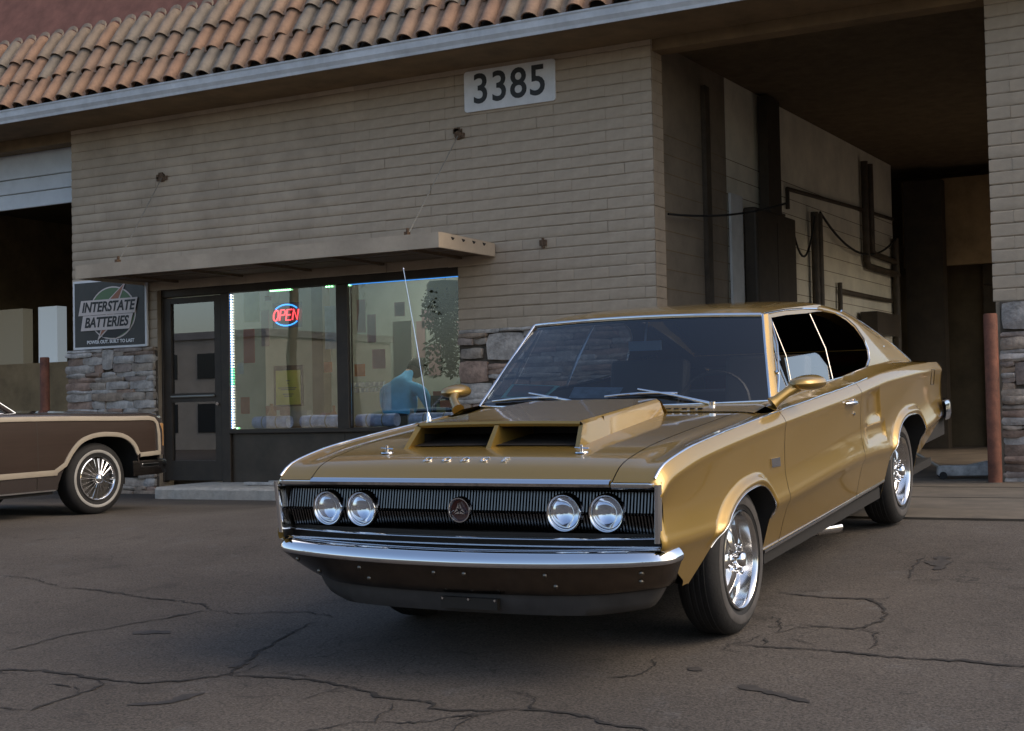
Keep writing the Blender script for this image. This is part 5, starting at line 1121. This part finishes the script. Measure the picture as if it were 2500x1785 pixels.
# side pipes
for s in (1, -1):
    m = MB(); m.tube([(s*.45, 2.2, .15), (s*.50, 2.55, .14), (s*.66, 2.90, .125)], .028, 12); m.lathe([(0, .0)], 3) if False else None
    m.tube([(s*.62, 2.82, .127), (s*.70, 2.99, .120)], .030, 14, cap=False); m.build('exhaust_pipe', M_CHROME, car, smooth=60)
# wheels
def make_wheel(parent, x, y, z, s, R=.318, spin=0):
    w = empty('wheel', (x, y, z), parent); w.rotation_euler = (spin, 0, 0 if s > 0 else math.pi)
    hw = .105      # outer face at x=0, towards +x
    m = MB(); m.lathe([(-.02, .208), (-.006, .214), (.004, .232), (.008, .255), (.006, .275), (-.002, .295), (-.020, R-.006), (-.036, R), (-.14, R), (-.158, R-.006), (-.175, .295), (-.18, .25), (-.165, .20)], 56, 'x'); ty = m.build('tyre', M_TYRE, w, smooth=50)
    m = MB(); m.lathe([(.0075, .236), (.0100, .244), (.0100, .268), (.0072, .274)], 56, 'x'); m.build('sidewall_band', M_SIDEW, ty, smooth=50)
    m = MB()
    for k in range(4): m.lathe([(-.042-.025*k, R+.001), (-.044-.025*k, R+.003), (-.056-.025*k, R+.003), (-.058-.025*k, R+.001)], 56, 'x')
    m.build('tread', M_TYRE, ty)
    m = MB(); m.lathe([(-.012, .216), (.006, .213), (.008, .206), (.002, .200), (-.016, .196), (-.05, .188), (-.065, .180), (-.13, .172), (-.16, .172)], 56, 'x'); rim = m.build('rim', M_ALLOY, w, smooth=50)
    m = MB(); m.lathe([(-.125, .0), (-.125, .175)], 30, 'x'); m.build('brake_backing', M_UNDER, w)
    for k in range(5):
        a = 2*math.pi*k/5+math.pi/2; m = MB(); rows = []
        for r, xx, wd in ((.035, -.018, .036), (.07, -.014, .036), (.11, -.024, .034), (.15, -.042, .036), (.184, -.058, .046)):
            rows.append([(xx-dx, r*math.cos(a)-wv*math.sin(a), r*math.sin(a)+wv*math.cos(a)) for wv, dx in ((-wd, .032), (-wd*.86, .008), (-wd*.3, 0), (wd*.3, 0), (wd*.86, .008), (wd, .032))])
        m.grid(rows); m.build('spoke', M_ALLOY, rim, smooth=45)
        m = MB(); b = a+math.pi/5; m.lathe([(-.03, .010), (.0, .010), (.004, .007), (.004, 0)], 8, 'x', (0, .060*math.cos(b), .060*math.sin(b))); m.build('lug_nut', M_CHROME, rim, smooth=40)
    m = MB(); m.lathe([(-.02, .036), (.010, .034), (.022, .026), (.026, .0)], 20, 'x'); m.build('centre_cap', M_CHROME, rim, smooth=60)
    return w
make_wheel(car, .858, .955, .318, 1, spin=.25); make_wheel(car, .835, 3.895, .318, 1, spin=-.5); make_wheel(car, -.858, .955, .318, -1); make_wheel(car, -.835, 3.895, .318, -1)
for y in (.955, 3.895): m = MB(); m.tube([(-.7, y, .318), (.7, y, .318)], .05, 10); m.build('axle', M_UNDER, car)
# ------------------------------------------------------------ dark wood-sided wagon, nose to the right (local: +x forward, -y its right side facing us)
M_WOOD = mat('wood_grain_vinyl', (.026, .015, .010), .6, spec=.25, var=.45, vscale=5, stretch=(.6, 1, 9), col2=(.043, .026, .018))
M_WTRIM = mat('cream_trim', (.30, .255, .195), .45, var=.1, vscale=5); M_WPAINT = mat('dark_brown_paint', (.035, .027, .024), .25, coat=1); M_WROOF = mat('wagon_vinyl', (.05, .045, .042), .6)
wag = empty('station_wagon', (-7.46, -2.93, -.062)); wag.rotation_euler = (0, math.radians(-1.4), math.radians(84.2)); tag(wag, 'dark wood panelled station wagon with cream trim at the left edge', 'car')
def wtop(x): return cub([-5.3, -2.6, -2.0, -1.2, -.5, -.12, -.02], [.93, .945, .945, .93, .905, .895, .87])(x)
ARCW = [(-1.23, .30), (-1.19, .41), (-1.09, .57), (-.96, .675), (-.76, .712), (-.55, .697), (-.42, .635), (-.35, .53), (-.33, .30)]
ARCW = smooth_poly(ARCW, 48)
wA = cub([p[0] for p in ARCW], [p[1] for p in ARCW])
ARCR = [(x-2.95, z) for x, z in ARCW]; wR = cub([p[0] for p in ARCR], [p[1] for p in ARCR])
def wzb(x):
    if ARCW[0][0] <= x <= ARCW[-1][0]: return wA(x)
    if ARCR[0][0] <= x <= ARCR[-1][0]: return wR(x)
    return .26 if x < -.33 else .50
def wside(x, z):
    t = wtop(x); f = cub([.15, .3, .52, .72, t-.05, t-.012, t], [-.05, -.02, 0, .002, -.012, -.022, -.05]); return .99+f(z)-.06*max(0, (x+.25)/.25)**2*.6
ex = sorted(set([round(v, 4) for v in lin(-5.3, -.005, 90)]+[p[0]+d for p in ARCW+ARCR for d in (0, .0008, -.0008)]+lin(-1.23, -1.0, 10)+lin(-.52, -.31, 10)))
def zlev(x): t = wtop(x); return [t, t-.006, t-.014, t-.03]+lin(t-.05, .50, 16)+lin(.47, .16, 10)
for s in (1, -1):
    m = MB(); rows = []
    for x in ex: rows.append([(x, -s*.80, wtop(x)+.012), (x, -s*.88, wtop(x)+.008)]+[(x, -s*wside(x, max(z, wzb(x))), max(z, wzb(x))) for z in zlev(x)])
    m.grid(rows); bodyw = m.build('body_side', M_WPAINT, wag, smooth=40, clean=True)
    # wood vinyl sheet 3 mm proud, clipped to its outline
    m = MB(); rows = []; xw = [x for x in ex if -5.2 < x < -.085]
    def wlow(x): return max(wzb(x)+.028 if (ARCW[0][0]-.03 < x < ARCW[-1][0]+.03 or ARCR[0][0]-.03 < x < ARCR[-1][0]+.03) else 0, .43 if x < -.7 else .53)
    for x in xw:
        lo = wlow(x); hi = wtop(x)-.058; rows.append([(x, -s*(wside(x, z)+.003), z) for z in lin(hi, min(lo, hi-.01), 12)])
    m.grid(rows); m.build('wood_panel', M_WOOD, wag, smooth=40)
    # cream mouldings round the vinyl
    def trimw(P, r, nm='cream_moulding'):
        b = MB(); V = []
        for i, (x, z) in enumerate(P):
            x2, z2 = P[min(i+1, len(P)-1)]; x1, z1 = P[max(i-1, 0)]; l = math.hypot(x2-x1, z2-z1) or 1; nx, nz = -(z2-z1)/l, (x2-x1)/l
            V.append([(x+nx*r*k, -s*(wside(min(x+nx*r*k, -.01), z+nz*r*k)+d), z+nz*r*k) for k, d in ((-1, .002), (-.85, .012), (0, .015), (.85, .012), (1, .002))])
        b.grid(V); b.build(nm, M_WTRIM, wag, smooth=50)
    trimw([(x, wtop(x)-.045) for x in lin(-5.2, -.20, 50)]+[(-.13, wtop(-.13)-.055), (-.095, wtop(-.1)-.09), (-.085, wtop(-.1)-.16), (-.08, .7), (-.075, .53)], .022)
    trimw([(-.065, .522), (-.2, .518), (-.325, .514)], .022)
    trimw([(x, wA(x)+.016) for x in [p[0] for p in ARCW[1:-1]]+[]] if False else [(x, z+.014) for x, z in [(-1.265, .405)]+[(p[0], p[1]) for p in ARCW if p[1] > .45 and (p[0] < -.6 or p[1] > .52)]+[(-.338, .51)]], .022)
    trimw([(x, .410) for x in lin(-3.25, -1.25, 20)], .026)
    m = MB(); m.grid([[(x, -s*(wside(x, .25)+d), z) for x in lin(-3.25, -1.25, 10)] for d, z in ((-.004, .265), (.005, .262), (.004, .250), (-.006, .246))]); m.build('rocker_strip', M_CHROME, wag, smooth=60)
    m = MB(); m.grid([[(x, -s*(wside(x, z)+.0045), z) for z in lin(.28, wtop(x)-.01, 20)] for x in (-1.452, -1.445)]); m.build('door_gap', M_DARK, wag)
    # marker lamp, bumper end
    m = MB(); m.box(-.045, -.0, -s*.93-.03, -s*.93+.03, .58, .80); m.build('corner_lamp', mat('amber_lens', (.30, .16, .06), .3) if s == 1 else bpy.data.materials['amber_lens'], wag, bevel=.008)
    for P in (ARCW, ARCR):
        m = MB(); m.grid([[(x, -s*(wside(x, z)-.004), z) for x, z in P], [(x, -s*.5, z) for x, z in P]]); m.build('wheel_housing', M_UNDER, wag)
    # windows and pillars
    m = MB(); m.add([(-1.60, -s*.80, .955), (-4.95, -s*.80, .955), (-5.0, -s*.66, 1.40), (-2.30, -s*.66, 1.40)], [(0, 1, 2, 3)]); m.build('side_window', M_SIDEG, wag)
    for xa, xb in ((-1.58, -2.30), (-3.05, -3.10), (-4.1, -4.15), (-4.95, -5.0)):
        m = MB(); m.tube([(xa, -s*.805, .95), (xb, -s*.665, 1.41)], .022, 6); m.build('pillar', M_WPAINT, wag, smooth=60)
    m = MB(); m.tube([(-1.53, -s*.80, .95), (-2.24, -s*.665, 1.425)], .013, 6); m.build('pillar_moulding', M_CHROME, wag, smooth=60)
# hood, grille end, glass, roof
m = MB(); m.grid([[(x, y, wtop(x)+.012+(.035*(1-(y/.8)**2))*sstep(0, -.6, x)) for y in lin(-.80, .80, 17)] for x in lin(-1.56, -.04, 16)]); m.build('hood', M_WPAINT, wag, smooth=50)
m = MB(); m.box(-.06, -.035, -.93, .93, .46, .875); m.build('front_panel', M_WPAINT, wag)
m = MB(); m.box(-.034, -.005, -.55, .55, .55, .82); m.build('grille', M_CHROME, wag, bevel=.01)
for y in (-.74, .74): m = MB(); m.box(-.034, -.008, y-.15, y+.15, .60, .80); m.build('headlight', M_REFL, wag, bevel=.01)
m = MB(); bpl = [(-.50, -.985), (-.2, -.985), (.02, -.95), (.10, -.85), (.14, 0), (.10, .85), (.02, .95), (-.2, .985), (-.50, .985)]
m.grid([resample([(x*.8+k*(1 if i not in (0, 8) else 0), y*(1+k*.05*(1 if abs(y) > .9 else 0)), z) for i, (x, y) in enumerate(bpl)], 60) for k, z in ((-.06, .46), (-.01, .455), (.01, .44), (.012, .39), (.0, .33), (-.06, .32))]); m.build('front_bumper', mat('dull_dark_chrome', (.10, .09, .085), .25, metal=1), wag, smooth=60)
for s in (1, -1): m = MB(); m.box(-.30, -.10, -s*.992-.006, -s*.992+.006, .395, .43); m.build('bumper_strip', M_CHROME, wag, bevel=.004)
m = MB(); m.grid([[(-1.55, y, .955+.03*(1-(y/.8)**2)) for y in lin(-.78, .78, 11)], [(-2.28, y*.84, 1.42+.02*(1-(y/.8)**2)) for y in lin(-.78, .78, 11)]]); m.build('windshield', M_WS, wag)
m = MB(); m.grid([[(x, y, 1.425+z+.03*(1-(y/.66)**2)) for y in lin(-.67, .67, 11)] for x, z in ((-2.26, 0), (-2.8, .03), (-4.4, .03), (-5.05, .0))]); m.build('roof', M_WPAINT, wag, smooth=50)
m = MB(); m.box(-5.32, -5.25, -.93, .93, .30, .95); m.build('tailgate', M_WPAINT, wag); m = MB(); m.add([(-5.28, -.75, .95), (-5.28, .75, .95), (-5.06, .62, 1.42), (-5.06, -.62, 1.42)], [(0, 1, 2, 3)]); m.build('rear_window', M_SIDEG, wag)
m = MB(); m.box(-5.2, -.1, -.5, .5, .22, .60); m.box(-3.2, -1.26, -.93, .93, .22, .30); m.build('floor_pan', M_UNDER, wag)
m = MB(); m.grid([[(-1.65, y, z) for y in (-.75, .75)] for z in (.6, .94)]); m.build('dashboard', M_SEAT, wag)
m = MB(); m.box(-3.2, -2.9, -.7, .7, .5, 1.15); m.box(-3.2, -2.6, -.7, .7, .35, .55); m.build('bench_seat', M_SEAT, wag, bevel=.03)
M_WW = mat('whitewall', (.30, .285, .26), .7, var=.2)
def wire_wheel(x, y, s):
    w = empty('wheel', (x, y, .325), wag); w.rotation_euler = (0, 0, -math.pi/2 if s > 0 else math.pi/2)
    m = MB(); m.lathe([(-.02, .19), (-.004, .20), (.004, .225), (.006, .25), (0, .285), (-.02, .318), (-.045, .325), (-.17, .325), (-.2, .30), (-.2, .2)], 48, 'x'); ty = m.build('tyre', M_TYRE, w, smooth=50)
    m = MB(); m.lathe([(.0055, .236), (.0085, .240), (.0085, .258), (.006, .262)], 48, 'x'); m.build('whitewall', M_WW, ty, smooth=50)
    m = MB(); m.lathe([(-.01, .202), (.008, .198), (.010, .190), (.002, .182), (-.012, .178)], 48, 'x'); hc = m.build('hubcap_ring', M_CHROME, w, smooth=50)
    m = MB(); m.lathe([(-.035, 0), (-.035, .18), (-.01, .2)], 40, 'x'); m.build('hubcap_dish', mat('dark_dish', (.06, .055, .05), .4, metal=.6) if 'dark_dish' not in bpy.data.materials else bpy.data.materials['dark_dish'], w)
    m = MB(); m.lathe([(-.03, .05), (.02, .045), (.04, .035), (.05, .02), (.052, 0)], 20, 'x'); m.build('hub', M_CHROME, w, smooth=50)
    m = MB()
    for k in range(40): a = 2*math.pi*k/40; b = a+(.12 if k % 2 else -.12); m.tube([(.022, .042*math.cos(a), .042*math.sin(a)), (.0, .183*math.cos(b), .183*math.sin(b))], .0022, 5)
    o = m.build('wire_spokes', M_CHROME, w, smooth=60); tag(o, kind='stuff')
for x in (-.78, -3.73):
    wire_wheel(x, -.945, 1); wire_wheel(x, .945, -1)
# ------------------------------------------------------------ across the street, seen in the glass and chrome
M_STUC = mat('pale_stucco', (.42, .38, .33), .9, var=.15, vscale=1.0); M_STUC2 = mat('grey_stucco', (.26, .25, .25), .9, var=.15, vscale=1); M_FGLASS = mat('far_glass', (.03, .035, .04), .1)
def far_building(x, y, w, d, h, m, lab):
    b = empty('street_building', (x, y, gz(x, y)-.05)); tag(b, lab, 'building', 'buildings across the street')
    k = MB(); k.box(-w/2, w/2, -d, 0, 0, h); k.build('wall', m, b)
    k = MB(); k.box(-w/2-.15, w/2+.15, -d-.15, .15, h, h+.4); k.build('roof', M_STUC2, b)
    for i in range(int(w/3.2)):
        xx = -w/2+1.2+i*3.2; k = MB(); k.box(xx, xx+1.7, .0, .05, 1.0, 2.6); k.build('window', M_FGLASS, b)
        if h > 5: k = MB(); k.box(xx, xx+1.7, .0, .05, 4.0, 5.4); k.build('window', M_FGLASS, b)
far_building(-58, -48, 22, 12, 6.2, M_STUC, 'pale two storey building reflected in the door glass')
far_building(-10, -52, 22, 12, 4.2, M_STUC2, 'low grey building across the street behind the camera')
far_building(18, -50, 18, 12, 5.6, M_STUC, 'pale building across the street to the right')
far_building(42, -38, 16, 14, 4.6, M_STUC2, 'grey corner building far to the right of the lot')
for i, (x, y) in enumerate(((-43, -33), (-37, -33), (8, -38))):
    p = empty('utility_pole', (x, y, gz(x, y))); tag(p, ['utility pole left of the low grey building across the street', 'utility pole in front of the low grey building across the street', 'utility pole by the pale building across the street'][i], 'pole', 'utility poles along the street')
    k = MB(); k.tube([(0, 0, -.2), (0, 0, 9)], [.16, .10], 10); k.build('post', M_WOODU, p); k = MB(); k.box(-1.1, 1.1, -.06, .06, 8.2, 8.35); k.build('crossarm', M_WOODU, p)
def palm(x, y, h, lab):
    t = empty('palm_tree', (x, y, gz(x, y))); tag(t, lab, 'tree', 'palm trees along the street')
    k = MB(); k.tube([(.06*math.sin(i), .05*math.cos(i*1.3), h*i/10) for i in range(11)], [.24-.008*i for i in range(11)], 10); k.build('trunk', M_WOODU, t, smooth=60)
    c = MB(); r = random.Random(int(abs(x)*10))
    for f in range(26):
        a = r.uniform(0, 6.28); el = r.uniform(-.9, 1.1); L = r.uniform(1.3, 1.9); pr = None
        for j in range(10):
            s_ = j/9*L; px = s_*math.cos(el)*math.cos(a); py = s_*math.cos(el)*math.sin(a); pz = h+s_*math.sin(el)-.35*s_*s_
            q = Vector((px, py, pz))
            if pr is not None:
                d = (q-pr).normalized(); sd = d.cross(Vector((0, 0, 1))).normalized()
                for sg_ in (1, -1): c.add([q, q+sd*sg_*.36*(1-j/12)+d*.16-Vector((0, 0, .14)), q+d*.05], [(0, 1, 2)])
            pr = q
    k = c.build('crown', mat('palm_leaf', (.05, .07, .025), .6) if 'palm_leaf' not in bpy.data.materials else bpy.data.materials['palm_leaf'], t)
palm(-22.5, -22, 7.0, 'tall palm tree across the lot left of the camera'); palm(-31, -30, 8.0, 'taller palm tree further left across the street'); palm(28, -30, 7.5, 'palm tree across the street to the right')
far_building(26, 36, 24, 12, 6.0, M_STUC2, 'unseen grey building added behind the shop corner to darken reflections')  # out of view, added so the car side reflects something darker
for i, (x, y, h) in enumerate(((15, 24, 5.5), (19, 30, 6.5), (24, 22, 5.0), (12, 33, 6.0))):      # unseen trees added to darken what the car side reflects
    t = empty('reflection_tree', (x, y, -.02)); tag(t, ['unseen bushy tree added nearest the shop corner', 'unseen tall bushy tree added right of the shop', 'unseen low bushy tree added furthest right of the shop', 'unseen bushy tree added behind the shop corner'][i], 'tree', 'added trees right of the shop')
    k = MB(); k.tube([(0, 0, -.2), (.1, .05, h*.3), (0, .1, h*.55)], [.2, .15, .09], 8); k.build('trunk', M_WOODU, t)
    c = MB(); r_ = random.Random(i+40)
    for _ in range(900):
        a, b_, rr = r_.uniform(0, 6.28), r_.uniform(-1, 1), r_.random()**.4; q = math.sqrt(1-b_*b_); p = Vector((rr*q*math.cos(a)*h*.42, rr*q*math.sin(a)*h*.42, h*.62+rr*b_*h*.36)); d1 = Vector((r_.uniform(-1, 1), r_.uniform(-1, 1), r_.uniform(-1, 1))).normalized(); d2 = d1.orthogonal().normalized(); z_ = r_.uniform(.12, .3)
        c.add([p, p+d1*z_+d2*z_*.6, p+d1*z_*2, p+d1*z_-d2*z_*.6], [(0, 1, 2, 3)])
    c.build('crown', mat('street_leaf', (.05, .075, .03), .7, var=.3) if 'street_leaf' not in bpy.data.materials else bpy.data.materials['street_leaf'], t)
